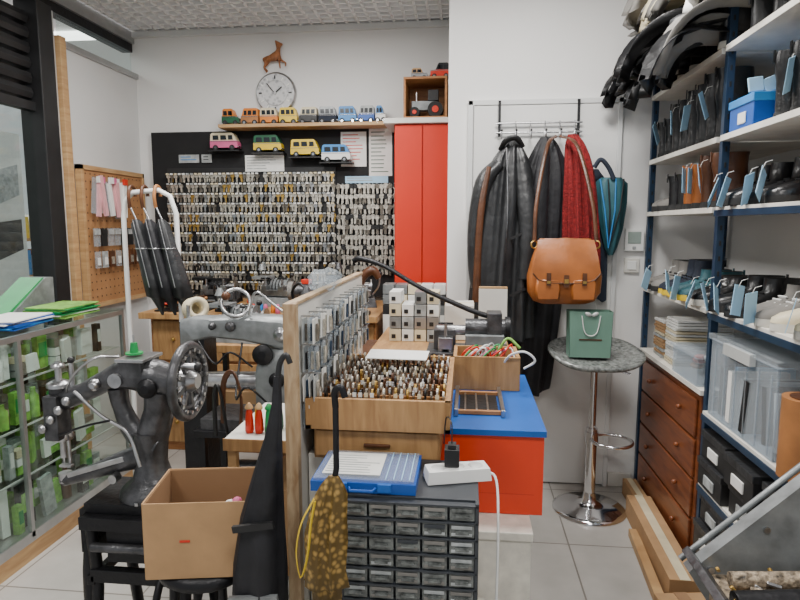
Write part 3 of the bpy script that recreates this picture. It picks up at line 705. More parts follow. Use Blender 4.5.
b.b2((X0t, Y0t, Z0t), (X0t+.014, Y1t, Z0t+.082), WOODX); b.b2((X1t-.014, Y0t, Z0t), (X1t, Y1t, Z0t+.082), WOODX)
for r_ in range(8):
    y = Y0t+.045+r_*.062; b.b2((X0t+.014, y+.022, Z0t+.01), (X1t-.014, y+.027, Z0t+.075), LEATD if r_ % 2 else WOODO)
    for c_ in range(22):
        x = X0t+.030+c_*.0155; m = random.choice([BRASS, KEYM, BLACK, KEYM, LEATD, KEYM, KEYD, STEEL]); hh = rnd(.070, .082)
        b.box((x, y, Z0t+.01+hh/2), (.005, .018, hh), m, (rnd(-8, 3), rnd(-4, 4), 0))
        b.lathe((x-.0025, y, Z0t+.012+hh), [(.0125, 0), (.0125, .005)], m, 10, (0, 90, 0))
        if random.random() < .25: b.box((x, y-.012, Z0t+.085), (.010, .001, .012), random.choice([PAPER, CREAM]))
b.box((-.21, 1.84, Z0t+.122), (.19, .09, .002), PAPER, (6, 0, -3))
b.done()
b = B("blue_parts_case")
b.b2((-.345, 1.27, .901), (-.105, 1.45, .925), BLUEP); b.b2((-.34, 1.275, .925), (-.11, 1.445, .931), PLAST); b.b2((-.325, 1.30, .931), (-.19, 1.43, .9325), PAPER)
for i in range(8): b.b2((-.32, 1.31+i*.014, .9325), (-.32+rnd(.06, .12), 1.314+i*.014, .933), GREYB)
for i in range(4): b.b2((-.175+i*.018, 1.28, .9305), (-.173+i*.018, 1.44, .933), TAG)
b.b2((-.29, 1.262, .908), (-.26, 1.272, .926), BLUE); b.b2((-.19, 1.262, .908), (-.16, 1.272, .926), BLUE)
b.tube([(-.255, 1.265, .915), (-.25, 1.250, .915), (-.20, 1.250, .915), (-.195, 1.265, .915)], .004, BLUEP, 6)
b.done(.003)
b = B("small_parts_organizer")
ox0, ox1, oy0, oy1, oz0, oz1 = -.275, .035, 1.245, 1.485, .501, .90
b.b2((ox0, oy0+.02, oz0), (ox1, oy1, oz1), DRAWF)
for x in (ox0, ox1-.008): b.b2((x, oy0, oz0), (x+.008, oy0+.02, oz1), DRAWF)
nc, nr = 5, 10; cw = (ox1-ox0-.012)/nc; rh = (oz1-oz0-.01)/nr
for r_ in range(nr+1): b.b2((ox0, oy0, oz0+r_*rh), (ox1, oy0+.02, oz0+r_*rh+.005), DRAWF)
for r_ in range(nr):
    for c_ in range(nc):
        x = ox0+.008+c_*cw; z = oz0+.007+r_*rh
        b.b2((x, oy0+.004, z), (x+cw-.005, oy0+.02, z+rh-.006), DRAWP)
        b.b2((x+cw*.22, oy0-.006, z+rh*.30), (x+cw*.72, oy0+.004, z+rh*.40), DRAWP)
        b.b2((x+.004, oy0+.002, z+rh*.10), (x+cw-.01, oy0+.004, z+rh*.28), random.choice([DRAWP, GREYB, SUEDE, DRAWP, SUEDE]))
        b.b2((x+.004, oy0+.002, z+rh*.5), (x+cw-.01, oy0+.004, z+rh*.72), random.choice([GREYB, SUEDE, DRAWF, SUEDE, DRAWP]))
b.done(.001)
b = B("power_strip")
b.at((-.015, 1.375, .916), (0, 0, 16))
b.box((0, 0, 0), (.155, .06, .03), WHITEP, tx=.95, ty=.85)
for i in range(3): b.lathe((-.045+i*.045, 0, .0145), [(.018, 0), (.018, .0015), (.001, .0016)], ALUW, 16)
b.at(); b.tube([(.055, 1.395, .914), (.078, 1.37, .90), (.080, 1.30, .80), (.078, 1.28, .6), (.075, 1.22, .05)], .0035, WHITEP, 6, k=5)
b.done(.004)
b = B("phone_charger"); b.b2((-.045, 1.36, .934), (-.01, 1.40, .975), BLACK); b.b2((-.037, 1.367, .975), (-.018, 1.393, .985), BLACK); b.tube([(-.028, 1.38, .985), (-.03, 1.40, 1.03), (-.045, 1.46, 1.02), (-.05, 1.47, .95)], .002, BLACK, 6, k=4); b.done(.003)
b = B("steel_tool_rails")
for x in (-.03, .11): b.b2((x, 1.76, .893), (x+.012, 2.03, .915), STEEL)
for y in (1.78, 1.99): b.b2((-.03, y, .8935), (.122, y+.015, .905), WOODO)
b.b2((-.015, 1.80, .893), (.105, 1.985, .897), IRON)
for i in range(3): b.b2((.0+i*.035, 1.80, .897), (.006+i*.035, 1.985, .903), STEEL)
b.done(.001, dz=DZ)
b = B("wooden_wire_box")
b.b2((-.04, 2.06, .893), (.19, 2.26, .90), WOODX); b.b2((-.04, 2.06, .90), (.19, 2.072, 1.01), WOODX); b.b2((-.04, 2.248, .90), (.19, 2.26, 1.01), WOODX); b.b2((-.04, 2.072, .90), (-.028, 2.248, 1.01), WOODX); b.b2((.178, 2.072, .90), (.19, 2.248, 1.01), WOODX)
for i in range(20):
    x = rnd(-.03, .10); m = random.choice([RED, RED, WHITEP, PINK, GREYB, WHITEP, GREEN])
    b.tube([(x, 2.15+rnd(-.05, .05), .95), (x+.03, 2.12+rnd(-.05, .05), 1.01), (x+.07, 2.15+rnd(-.05, .05), 1.02+rnd(0, .015)), (x+.10*rnd(.5, 1), 2.15+rnd(-.05, .05), .99)], .0035, m, 6, k=4)
b.tube([(.10, 2.15, .95), (.12, 2.1, 1.03), (.15, 2.1, 1.07), (.19, 2.08, 1.04)], .005, LIME, 6, k=5)
b.tube([(.12, 2.1, .95), (.15, 2.04, 1.02), (.20, 2.02, 1.04), (.235, 2.02, 1.01), (.20, 2.03, .98)], .004, WHITEP, 6, k=5)
b.done(dz=DZ)
b = B("lever_cutting_press")
b.b2((-.16, 2.40, .951), (.18, 2.62, .985), GREYM); b.b2((-.13, 2.46, .985), (-.04, 2.58, 1.07), GREYM); b.b2((.0, 2.45, .985), (.16, 2.60, 1.05), GREYP)
b.cyl((.0, 2.52, 1.07), (.17, 2.52, 1.07), .04, GREYM); b.b2((.09, 2.47, 1.04), (.15, 2.57, 1.14), GREYM); b.cyl((-.12, 2.52, 1.06), (.03, 2.52, 1.06), .022, STEEL)
b.lathe((.165, 2.52, 1.07), [(.05, 0), (.05, .02)], IRON, 24, (0, 90, 0)); b.cyl((.07, 2.44, 1.0), (.07, 2.36, 1.0), .009, STEEL); b.tube([(.03, 2.36, 1.0), (.11, 2.36, 1.0)], .005, STEEL)
for u in (-.10, -.06, .03, .12): b.cyl((u, 2.43, .985), (u, 2.43, 1.01), .012, STEEL, n=6)
b.box((-.08, 2.44, 1.02), (.06, .05, .05), STEEL); b.cyl((-.08, 2.44, 1.04), (-.08, 2.44, 1.10), .007, STEEL); b.tube([(-.11, 2.44, 1.10), (-.05, 2.44, 1.10)], .005, IRON)
b.tube([(.10, 2.52, 1.12), (.02, 2.56, 1.14), (-.20, 2.68, 1.22), (-.38, 2.78, 1.31), (-.50, 2.84, 1.34), (-.54, 2.86, 1.33)], [.012, .012, .011, .011, .014, .014], IRON, 8, k=5)
b.done(.003)
b = B("small_key_box_stack")
for i in range(4):
    for j in range(4):
        if random.random() < .15 and j == 3: continue
        b.b2((-.36+i*.060, 2.80, .952+j*.06), (-.36+i*.060+.055, 2.95, .952+j*.06+.056), random.choice([GREYB, ALU, GREYB, CREAM, GREYP, PAPER])); b.b2((-.35+i*.06, 2.798, .965+j*.06), (-.33+i*.06, 2.80, .985+j*.06), BLACK)
b.done(.002)
b = B("white_offcut_board"); b.box((.125, 2.78, 1.08), (.13, .02, .26), WHITE); b.b2((.06, 2.77, 1.21), (.19, 2.79, 1.22), WOODL); b.done(.002)
b = B("cardboard_carton"); b.b2((-.10, 2.85, .952), (.04, 3.05, 1.12), WHITE); b.b2((-.102, 2.94, .952), (.042, 2.96, 1.122), CREAM); b.done(.002)

# ------------------------------------------------------------------ umbrellas by the divider
b = B("black_umbrella")
pts = [(1.15, .008, -.405), (1.08, .012, -.408), (1.0, .020, -.418), (.92, .032, -.432), (.80, .05, -.45), (.68, .062, -.458), (.55, .065, -.462), (.40, .05, -.465), (.2, .02, -.47), (.05, .006, -.47)]
b.loft([[(cx-.03+r_*math.cos(2*pi*j/24)*(1+.15*math.sin(5*2*pi*j/24)), 1.33-(1.2-z)*.03+r_*.6*math.sin(2*pi*j/24)*(1+.2*math.cos(5*2*pi*j/24)), z) for j in range(24)] for z, r_, cx in pts], CLOTHB)
b.tube([(-.435, 1.33, 1.14), (-.43, 1.335, 1.18), (-.415, 1.335, 1.20), (-.405, 1.335, 1.18)], .007, BLACK, 8, k=4)
b.tube([(-.50, 1.295, 0.06), (-.50, 1.295, 0.0)], .004, STEEL, 6)
b.box((-.487, 1.28, .80), (.10, .01, .016), BLACK, (0, -10, 0)); b.box((-.49, 1.275, .62), (.12, .01, .02), GREYP, (0, -6, 0))
b.done()
b = B("patterned_umbrella")
b.tube([(-.262, 1.17, 1.14), (-.262, 1.17, 1.0), (-.27, 1.17, .95)], .0065, IRON, 10)
b.tube([(-.262, 1.17, 1.13), (-.262, 1.165, 1.165), (-.248, 1.16, 1.175), (-.24, 1.16, 1.155)], .007, IRON, 8, k=5)
b.loft([[(cx+r_*math.cos(2*pi*j/28)*(1+.26*math.sin(6*2*pi*j/28+z*5)), 1.165+r_*.65*math.sin(2*pi*j/28)*(1+.3*math.cos(6*2*pi*j/28)), z) for j in range(28)] for z, r_, cx in
        ((.985, .010, -.267), (.965, .022, -.27), (.945, .030, -.272), (.90, .036, -.28), (.85, .043, -.285), (.78, .040, -.287), (.745, .045, -.285), (.74, .030, -.285), (.6, .022, -.285), (.35, .014, -.285), (.05, .006, -.285), (.0, .005, -.285))], MUST)
b.tube([(-.300, 1.13, .95), (-.325, 1.12, .90), (-.335, 1.115, .84), (-.325, 1.11, .79), (-.31, 1.11, .84), (-.305, 1.12, .90), (-.298, 1.13, .945)], .005, YEL, 6, sq=.25, k=5)
b.done()

# ------------------------------------------------------------------ patching sewing machine
b = B("patching_sewing_machine")
b.M = Matrix.Translation((-.035, 0, 0))
Y = 1.70; G = GREYM
b.box((-.95, Y, .655), (.30, .20, .03), IRON); b.lathe((-.93, Y, .67), [(.10, 0), (.095, .02), (.06, .05), (.046, .10), (.05, .16), (.055, .20)], G, 28)
b.tube([(-.93, Y, .84), (-.90, Y, .93), (-.89, Y, 1.0)], [.05, .045, .05], G, 16, k=4)
b.tube([(-.84, Y, 1.02), (-.90, Y, 1.035), (-.98, Y, 1.05), (-1.06, Y, 1.025), (-1.14, Y, .985), (-1.21, Y, .96)], [.045, .058, .052, .034, .030, .034], G, 18, k=5)
b.tube([(-.90, Y, .82), (-.98, Y, .86), (-1.02, Y, .94), (-1.03, Y, 1.0)], [.045, .034, .026, .03], G, 14, k=4)
b.b2((-.99, Y-.055, 1.02), (-.92, Y+.055, 1.10), G); b.b2((-1.0, Y-.06, 1.095), (-.91, Y+.06, 1.105), STEEL)
b.tube([(-1.225, Y, 1.01), (-1.225, Y, .83)], [.030, .026], G, 18); b.box((-1.225, Y-.02, .91), (.046, .06, .14), G)
b.lathe((-1.225, Y, .83), [(.032, 0), (.034, .01), (.03, .02)], STEEL, 18); b.lathe((-1.225, Y, 1.0), [(.036, 0), (.036, .012), (.02, .02)], STEEL, 18)
b.cyl((-1.225, Y, .83), (-1.225, Y, .77), .010, STEEL); b.cyl((-1.225, Y, .77), (-1.225, Y, .735), .003, STEEL); b.cyl((-1.205, Y, .85), (-1.205, Y, .75), .005, STEEL); b.box((-1.215, Y-.005, .745), (.04, .02, .008), STEEL)
b.cyl((-1.225, Y, 1.02), (-1.225, Y, 1.08), .010, STEEL); b.lathe((-1.225, Y, 1.06), [(.02, 0), (.022, .006), (.016, .014)], STEEL, 16)
b.cyl((-1.18, Y, .99), (-1.18, Y, 1.08), .007, STEEL); b.ell((-1.18, Y, 1.085), (.011, .011, .011), BLACK, 10)
for i in range(4): b.lathe((-1.25+i*.028, Y-.052, .88+i*.03), [(.013, 0), (.015, .006), (.007, .012)], STEEL, 14, (90, 0, 0))
b.lathe((-1.08, Y-.035, 1.02), [(.018, 0), (.018, .012), (.009, .02)], STEEL, 16, (90, 0, 0)); b.lathe((-1.0, Y-.055, 1.04), [(.022, 0), (.022, .01)], STEEL, 16, (90, 0, 0)); b.lathe((-.90, Y-.058, 1.02), [(.03, 0), (.03, .01), (.012, .02)], IRON, 18, (90, 0, 0))
b.tube([(-1.21, Y, .94), (-1.16, Y-.04, 1.03), (-1.08, Y-.04, 1.10), (-1.02, Y, 1.10)], .0045, STEEL, 6, k=5)
b.tube([(-1.14, Y-.05, 1.0), (-1.05, Y-.06, .93), (-.97, Y-.06, .88), (-.93, Y-.07, .78)], .006, STEEL, 6, k=5)
b.tube([(-1.20, Y-.05, .86), (-1.10, Y-.07, .90), (-1.02, Y-.07, .92)], .004, IRON, 6, k=5)
b.tube([(-.95, Y, .79), (-1.03, Y, .765), (-1.12, Y, .73), (-1.23, Y, .695)], [.040, .032, .024, .020], G, 16, k=4); b.cyl((-1.225, Y, .69), (-1.225, Y, .72), .02, STEEL)
b.box((-1.10, Y-.03, .755), (.20, .01, .016), STEEL, (0, -18, 0)); b.cyl((-1.03, Y-.03, .73), (-1.03, Y-.06, .73), .014, STEEL)
for i in range(3): b.box((-.93+.03*i, Y-.098, .675), (.012, .012, .012), STEEL)
b.torus((-.80, Y, 1.03), .108, .014, GREYM, (0, 90, 0), 40, 10)
b.torus((-.80, Y, 1.03), .080, .006, GREYM, (0, 90, 0), 36, 8)
b.lathe((-.84, Y, 1.03), [(.035, 0), (.035, .05), (.022, .07)], STEEL, 20, (0, 90, 0))
for i in range(9):
    a = 2*pi*i/9; b.box((-.80, Y+.063*math.cos(a), 1.03+.063*math.sin(a)), (.012, .016, .085), GREYM, (math.degrees(a)-90, 0, 0))
for i in range(18):
    a = 2*pi*i/18; b.cyl((-.79, Y+.094*math.cos(a), 1.03+.094*math.sin(a)), (-.783, Y+.094*math.cos(a), 1.03+.094*math.sin(a)), .006, STEEL, n=8)
b.cyl((-.79, Y-.06, 1.09), (-.74, Y-.06, 1.09), .010, STEEL); b.ell((-.74, Y-.06, 1.09), (.012, .014, .014), BLACK, 10)
b.cyl((-.97, Y, 1.10), (-.97, Y, 1.17), .003, STEEL); b.lathe((-.97, Y, 1.11), [(.026, 0), (.026, .005)], GREEN, 18); b.lathe((-.97, Y, 1.115), [(.013, 0), (.010, .03)], GREEN, 18)
I = IRON
b.b2((-1.10, Y-.13, .60), (-.78, Y+.13, .64), I)
for x in (-1.08, -.80):
    b.tube([(x, Y-.10, .60), (x+.01, Y-.10, .4), (x-.0, Y-.14, .15), (x-.0, Y-.20, .0)], .018, I, 8, k=4); b.tube([(x, Y+.10, .60), (x, Y+.10, .4), (x, Y+.14, .15), (x, Y+.20, 0)], .018, I, 8, k=4)
    b.b2((x-.012, Y-.12, .42), (x+.012, Y+.12, .45), I); b.b2((x-.012, Y-.15, .15), (x+.012, Y+.15, .18), I)
b.b2((-1.08, Y-.02, .16), (-.80, Y+.02, .19), I); b.b2((-1.08, Y-.12, .43), (-.80, Y-.09, .47), I)
b.b2((-1.02, Y-.12, .50), (-.90, Y+.10, .60), I); b.cyl((-1.06, Y-.13, .55), (-.84, Y-.13, .55), .014, GREYM)
b.torus((-.86, Y, .33), .16, .012, I, (0, 90, 0), 36, 8); b.box((-.86, Y, .33), (.012, .02, .32), I); b.box((-.86, Y, .33), (.012, .32, .02), I)
b.b2((-1.04, Y-.15, .08), (-.84, Y+.08, .10), I)
b.b2((-1.13, Y-.08, .50), (-1.07, Y+.05, .64), I); b.tube([(-1.10, Y-.04, .60), (-1.10, Y-.08, .45), (-1.09, Y-.1, .2), (-1.10, Y-.14, 0)], .026, I, 8, k=4)
b.done(.002)

b = B("black_work_stool")
b.lathe((-.665, 1.42, .60), [(.11, 0), (.125, .012), (.125, .03), (.11, .038)], IRON, 28)
for a in (45, 135, 225, 315):
    c_, s_ = math.cos(R(a)), math.sin(R(a)); b.tube([(-.665+.09*c_, 1.42+.09*s_, .60), (-.665+.12*c_, 1.42+.12*s_, 0)], .012, IRON, 8)
b.torus((-.665, 1.42, .22), .108, .007, IRON)
b.done()
b = B("open_cardboard_box")
b.at((-.66, 1.42, .640), (0, 0, 10))
w, d, h, t = .255, .21, .195, .004
b.b2((-w/2, -d/2, 0), (w/2, d/2, t), CARDD)
for sgn in (-1, 1):
    b.box((0, sgn*d/2, h/2), (w, t, h), CARD); b.box((sgn*w/2, 0, h/2), (t, d, h), CARD)
    b.box((0, sgn*(d/2-t), h/2), (w-2*t, t*.5, h-.004), CARDD); b.box((sgn*(w/2-t), 0, h/2), (t*.5, d-2*t, h-.004), CARDD)
b.box((w/2+.003, .02, h*.35), (.002, d*.6, h*.35), PINK); b.box((-.03, -d/2-.003, h*.5), (.025, .002, .006), RED)
b.ell((.06, .0, .12), (.03, .025, .03), PAPER, 12); b.ell((.075, .0, .145), (.014, .014, .012), PINK, 10); b.ell((-.04, .03, .04), (.06, .05, .04), CARDD, 10)
b.at(); b.done(.001)

# ------------------------------------------------------------------ spool table + arm machine
b = B("white_side_table")
b.b2((-.80, 1.86, .755), (-.462, 2.28, .79), WHITE); b.b2((-.802, 1.855, .75), (-.462, 1.86, .793), WOODX)
for x in (-.78, -.50):
    for y in (1.89, 2.25): b.b2((x-.015, y-.015, 0), (x+.015, y+.015, .755), WOODL)
b.b2((-.79, 1.88, .30), (-.47, 2.27, .32), WOODX); b.b2((-.77, 1.90, .321), (-.50, 2.2, .60), CARD)
b.done(.002)
def spool(b, x, y, z, m, s=1, h=.05):
    b.lathe((x, y, z), [(.012*s, 0), (.012*s, .004), (.014*s, .006), (.013*s, h*.5), (.010*s, h*.85), (.010*s, h*.86), (.006*s, h)], m, 14)
b = B("thread_spools")
for i, (x, m) in enumerate([(-.735, RED), (-.70, RED), (-.665, GREEN), (-.72, YEL), (-.68, ORG), (-.645, DKGR)]): spool(b, x, 1.93 if i < 3 else 1.98, .791, m, 1.1, .085)
for x in (-.735, -.70, -.665): b.lathe((x, 1.93, .876), [(.014, 0), (.014, .006), (.004, .02)], GREEN if x > -.69 else WOODL, 12)
b.done()
b = B("arm_sewing_machine")
Y = 2.50; G = GREYP
b.b2((-1.15, Y-.14, .60), (-.66, Y+.14, .63), IRON)
for x in (-1.12, -.70):
    for y in (Y-.11, Y+.11): b.b2((x-.015, y-.015, 0), (x+.015, y+.015, .60), IRON)
b.loft([[(x, Y+w_*cy, z_+h_*cz) for cy, cz in ((-1, -1), (1, -1), (1, .7), (.7, 1), (-.7, 1), (-1, .7))] for x, w_, z_, h_ in ((-.70, .05, .78, .15), (-.74, .06, .80, .17), (-.86, .06, .80, .17), (-.90, .05, .76, .13))], G)
b.loft([[(x, Y+w_*cy, z_+h_*cz) for cy, cz in ((-1, -.8), (-.7, -1), (.7, -1), (1, -.8), (1, .7), (.6, 1), (-.6, 1), (-1, .7))] for x, w_, z_, h_ in ((-.70, .05, 1.03, .05), (-.78, .06, 1.04, .07), (-.95, .055, 1.06, .055), (-1.10, .045, 1.06, .045), (-1.18, .04, 1.05, .055), (-1.24, .035, 1.03, .06))], G)
b.tube([(-.46, Y-.1, .995), (-.60, Y-.05, 1.0), (-.80, Y, 1.0)], [.02, .025, .03], GREYM, 14)
b.tube([(-.88, Y, .82), (-1.10, Y, .82), (-1.24, Y, .82)], [.04, .036, .028], STEEL, 18)
b.b2((-1.24, Y-.03, .93), (-1.19, Y+.03, 1.0), GREYM); b.cyl((-1.215, Y, .94), (-1.215, Y, .86), .008, STEEL); b.cyl((-1.195, Y, .94), (-1.195, Y, .86), .005, STEEL); b.cyl((-1.215, Y, 1.08), (-1.215, Y, 1.15), .008, STEEL)
b.lathe((-.69, Y, 1.03), [(.075, 0), (.08, .008), (.08, .02), (.05, .03), (.03, .045)], IRON, 28, (0, 90, 0))
b.torus((-.98, Y-.04, 1.17), .06, .008, STEEL, (70, 0, 20), 26, 8); b.cyl((-.98, Y, 1.1), (-.98, Y-.03, 1.15), .01, STEEL); b.ell((-1.02, Y-.05, 1.20), (.02, .02, .02), LEATD, 10)
b.tube([(-.92, Y-.05, 1.12), (-.88, Y-.07, 1.22), (-.80, Y-.08, 1.17), (-.72, Y-.08, 1.11)], .006, STEEL, 6, k=5)
for (x, z, r) in ((-.86, .95, .045), (-.80, .84, .035), (-.78, 1.04, .03), (-1.0, 1.07, .022), (-1.08, 1.07, .016), (-.80, .72, .03)):
    b.lathe((x, Y-.058, z), [(r, 0), (r, .012), (r*.4, .02)], random.choice([STEEL, GREYM, IRON]), 22, (90, 0, 0))
b.tube([(-.95, Y-.06, 1.0), (-.93, Y-.2, .80), (-.86, Y-.25, .86), (-.80, Y-.1, .72)], .005, BLACK, 6, k=6)
b.tube([(-1.15, Y-.05, 1.0), (-1.05, Y-.12, .92), (-.98, Y-.12, .97), (-.9, Y-.08, .9)], .005, IRON, 6, k=6)
b.b2((-1.13, Y-.12, .12), (-.68, Y+.12, .15), IRON); b.cyl((-1.0, Y-.1, .40), (-.75, Y-.1, .40), .09, GREYM, n=24); b.b2((-1.12, Y-.13, .63), (-.9, Y+.1, .68), GREYM)
b.done(.004)
b = B("leather_strap_bundle")
b.tube([(-1.0, 2.33, .68), (-.98, 2.30, .86), (-.93, 2.28, .91), (-.90, 2.28, .80), (-.92, 2.30, .62)], .012, LEATD, 8, sq=.4, k=5)
b.tube([(-1.04, 2.34, .62), (-1.03, 2.32, .80), (-1.0, 2.3, .84), (-.97, 2.3, .64)], .01, BLACK, 8, sq=.5, k=5)
b.done()
b = B("stacked_wooden_drawers")
for i in range(5):
    z0 = .32+i*.105; b.b2((-.98, 2.90, z0), (-.50, 3.25, z0+.10), WOODO if i % 2 else WOODX); b.b2((-.97, 2.893, z0+.01), (-.51, 2.90, z0+.09), WOODX if i % 2 else WOODO); b.ell((-.74, 2.885, z0+.05), (.012, .012, .012), BRASS, 8)
b.b2((-1.0, 2.88, 0), (-.48, 3.27, .32), LEATD); b.b2((-1.0, 2.87, .845), (-.48, 3.27, .865), LEATD)
b.done(.002)

# ------------------------------------------------------------------ back workbench
b = B("workbench")
b.b2((-2.10, 3.62, .90), (-.54, 4.44, .94), WOODX); b.b2((-2.06, 3.70, 0), (-.56, 4.40, .90), WOODO)
for i in range(5):
    for j in range(3): b.b2((-2.04+i*.296, 3.685, .06+j*.28), (-2.04+i*.296+.28, 3.70, .06+j*.28+.26), WOODX); b.ell((-1.9+i*.296, 3.678, .2+j*.28), (.014, .014, .014), BRASS, 8)
b.done(.003)
def keymachine(x, y, z, rot, c=GREYM, s=1, c2=None):
    c2 = c2 or STEEL
    b = B("key_cutting_machine"); b.at((x, y, z), (0, 0, rot), s)
    b.box((0, 0, .03), (.34, .26, .06), c, tx=.92, ty=.9); b.cyl((-.10, .06, .12), (.08, .06, .12), .065, c, n=24); b.cyl((.08, .06, .12), (.13, .06, .12), .03, c2)
    for k in range(6): b.torus((-.08+k*.025, .06, .12), .066, .004, IRON, (0, 90, 0), 20, 6)
    b.lathe((.13, .06, .12), [(.05, 0), (.05, .01)], c2, 24, (0, 90, 0)); b.box((.02, -.06, .09), (.22, .05, .04), c2)
    for u in (-.05, .08): b.box((u, -.06, .125), (.04, .06, .035), c2); b.cyl((u, -.06, .14), (u, -.06, .19), .008, c2); b.tube([(u-.035, -.06, .19), (u+.035, -.06, .19)], .006, IRON, 8)
    b.tube([(.14, -.08, .08), (.18, -.12, .14), (.19, -.13, .22)], .006, c2, k=3); b.ell((.19, -.13, .225), (.016, .016, .016), BLACK, 10); b.box((-.10, .0, .19), (.12, .12, .02), c); b.ell((-.15, -.125, .03), (.014, .008, .014), RED, 10)
    b.tube([(-.15, .06, .15), (-.17, .05, .25), (-.12, -.02, .30), (-.08, -.05, .27)], .007, IRON, 8, k=4); b.lathe((-.08, -.05, .25), [(.03, 0), (.012, .04)], c, 14)
    b.at(); return b.done(.004)
keymachine(-1.34, 4.12, .9405, -10, GREYP, 1.0); keymachine(-.80, 4.12, .9405, 10, GREYM, 1.05); keymachine(-1.80, 4.15, .9405, 5, IRON, .95)
keymachine(-.74, 3.09, .866, 4, GREYM, 1.1)
b = B("machine_table"); b.b2((-1.42, 2.95, .84), (-1.04, 3.32, .88), WOODX)
for x in (-1.40, -1.08):
    for y in (2.97, 3.28): b.b2((x, y, 0), (x+.03, y+.03, .84), IRON)
b.b2((-1.40, 2.97, .40), (-1.06, 3.30, .42), WOODX); b.b2((-1.36, 3.0, .421), (-1.1, 3.25, .62), CARD)
b.done(.002)
keymachine(-1.235, 3.13, .8805, -6, GREYP, .98)
b = B("bench_vise")
b.b2((-1.62, 3.70, .9405), (-1.48, 3.84, .96), IRON); b.b2((-1.59, 3.74, .96), (-1.51, 3.82, 1.02), GREYM); b.b2((-1.61, 3.70, 1.02), (-1.49, 3.73, 1.08), GREYM); b.b2((-1.61, 3.76, 1.02), (-1.49, 3.82, 1.08), GREYM); b.cyl((-1.55, 3.58, 1.03), (-1.55, 3.74, 1.03), .012, STEEL); b.tube([(-1.62, 3.59, 1.03), (-1.48, 3.59, 1.03)], .006, STEEL)
b.done(.004)
b = B("bench_grinder")
b.b2((-1.09, 3.70, .9405), (-.95, 3.82, .97), GREYM); b.cyl((-1.02, 3.76, .97), (-1.02, 3.76, 1.03), .035, GREYM); b.cyl((-1.09, 3.76, 1.08), (-.95, 3.76, 1.08), .05, GREYM, n=22)
for u in (-1.12, -.92): b.cyl((u-.015, 3.76, 1.08), (u+.015, 3.76, 1.08), .06, SUEDE, n=24)
b.box((-1.02, 3.76, 1.14), (.06, .05, .03), RED); b.done(.003)
b = B("thread_spools")
for i in range(7): spool(b, -1.43+i*.04, 3.68+(.03 if i % 2 else 0), .941, random.choice([RED, YEL, GREEN, WHITEP, ORG, LBLUE, BLACK, PINK]), 1.2, .06)
b.done()
b = B("tool_tray")
b.b2((-2.02, 3.68, .941), (-1.68, 3.90, .95), IRON)
for i in range(30): b.tube([(-2.0+rnd(0, .28), 3.70+rnd(0, .18), .955+rnd(0, .02)), (-2.0+rnd(0, .28), 3.70+rnd(0, .18), .965+rnd(0, .10))], rnd(.005, .012), random.choice([STEEL, RED, WOODL, BLACK, LEATD, IRON, BLACK, WOODO]), 8)
b.done()
b = B("glue_can"); b.lathe((-2.03, 4.05, .941), [(.05, 0), (.052, .004), (.05, .008), (.05, .12), (.052, .125), (.03, .13), (.028, .15)], ORG, 22); b.done()
b = B("curved_shoe_last_stand")
b.b2((-.74, 3.66, .941), (-.60, 3.74, .96), IRON); b.tube([(-.67, 3.70, .96), (-.67, 3.70, 1.08), (-.64, 3.70, 1.18), (-.58, 3.70, 1.22), (-.54, 3.70, 1.17)], [.02, .02, .026, .03, .018], LEATD, 12, k=5); b.done()
b = B("stack_of_key_boxes")
for i in range(5):
    for j in range(3): b.b2((-.52+i*.08, 3.72, .941+j*.065), (-.52+i*.08+.074, 3.86, .941+j*.065+.06), random.choice([PAPER, CREAM, GREYB, BLACK, GREYP]))
b.b2((-.52, 3.72, 0), (-.12, 4.05, .94), WHITE); b.done(.002)

# ------------------------------------------------------------------ pegboard left
b = B("wooden_pegboard")
b.b2((-2.50, 3.70, .98), (-2.475, 4.42, 1.86), PEG)
for lo, hi in (((-2.505, 3.67, .95), (-2.465, 3.70, 1.89)), ((-2.505, 4.42, .95), (-2.465, 4.44, 1.89)), ((-2.505, 3.67, 1.86), (-2.465, 4.44, 1.89)), ((-2.505, 3.67, .95), (-2.465, 4.44, .98))): b.b2(lo, hi, WOODL)
for i in range(14):
    for j in range(17):
        y = 3.73+i*.051; z = 1.02+j*.051; b.add([(-2.474, y+.006*math.cos(a*pi/3), z+.006*math.sin(a*pi/3)) for a in range(6)], [tuple(range(6))], BLACK)
b.done(recalc=False)
b = B("shoelace_bags")
for i in range(12):
    y = 3.76+i*.028; b.box((-2.44+.014*(i % 3), y, 1.69+rnd(-.02, .01)), (.018, .034, rnd(.20, .27)), random.choice([PAPER, PINKL, PLAST, PINKL, TAG, PLAST]), (rnd(-12, 12), 0, 0))
    if i % 2: b.box((-2.43+.014*(i % 3), y, 1.80), (.020, .034, .04), random.choice([RED, PINK, PAPER]))
for i in range(7):
    y = 3.76+i*.08; b.box((-2.44, y, 1.42), (.010, .06, .12), random.choice([BLACK, GREYB, PLAST])); b.box((-2.433, y, 1.455), (.006, .06, .035), random.choice([BLACK, LEATD, GREYB])); b.box((-2.44, y, 1.27), (.010, .055, .11), random.choice([BLACK, GREYB, PLAST, LEATD])); b.box((-2.432, y, 1.26), (.004, .03, .05), random.choice([BLACK, KEYM, PAPER]))
    b.tube([(-2.475, y, 1.475), (-2.43, y, 1.475)], .002, STEEL, 5)
b.tube([(-2.475, 3.80, 1.82), (-2.42, 3.80, 1.82)], .002, STEEL, 5)
b.done()

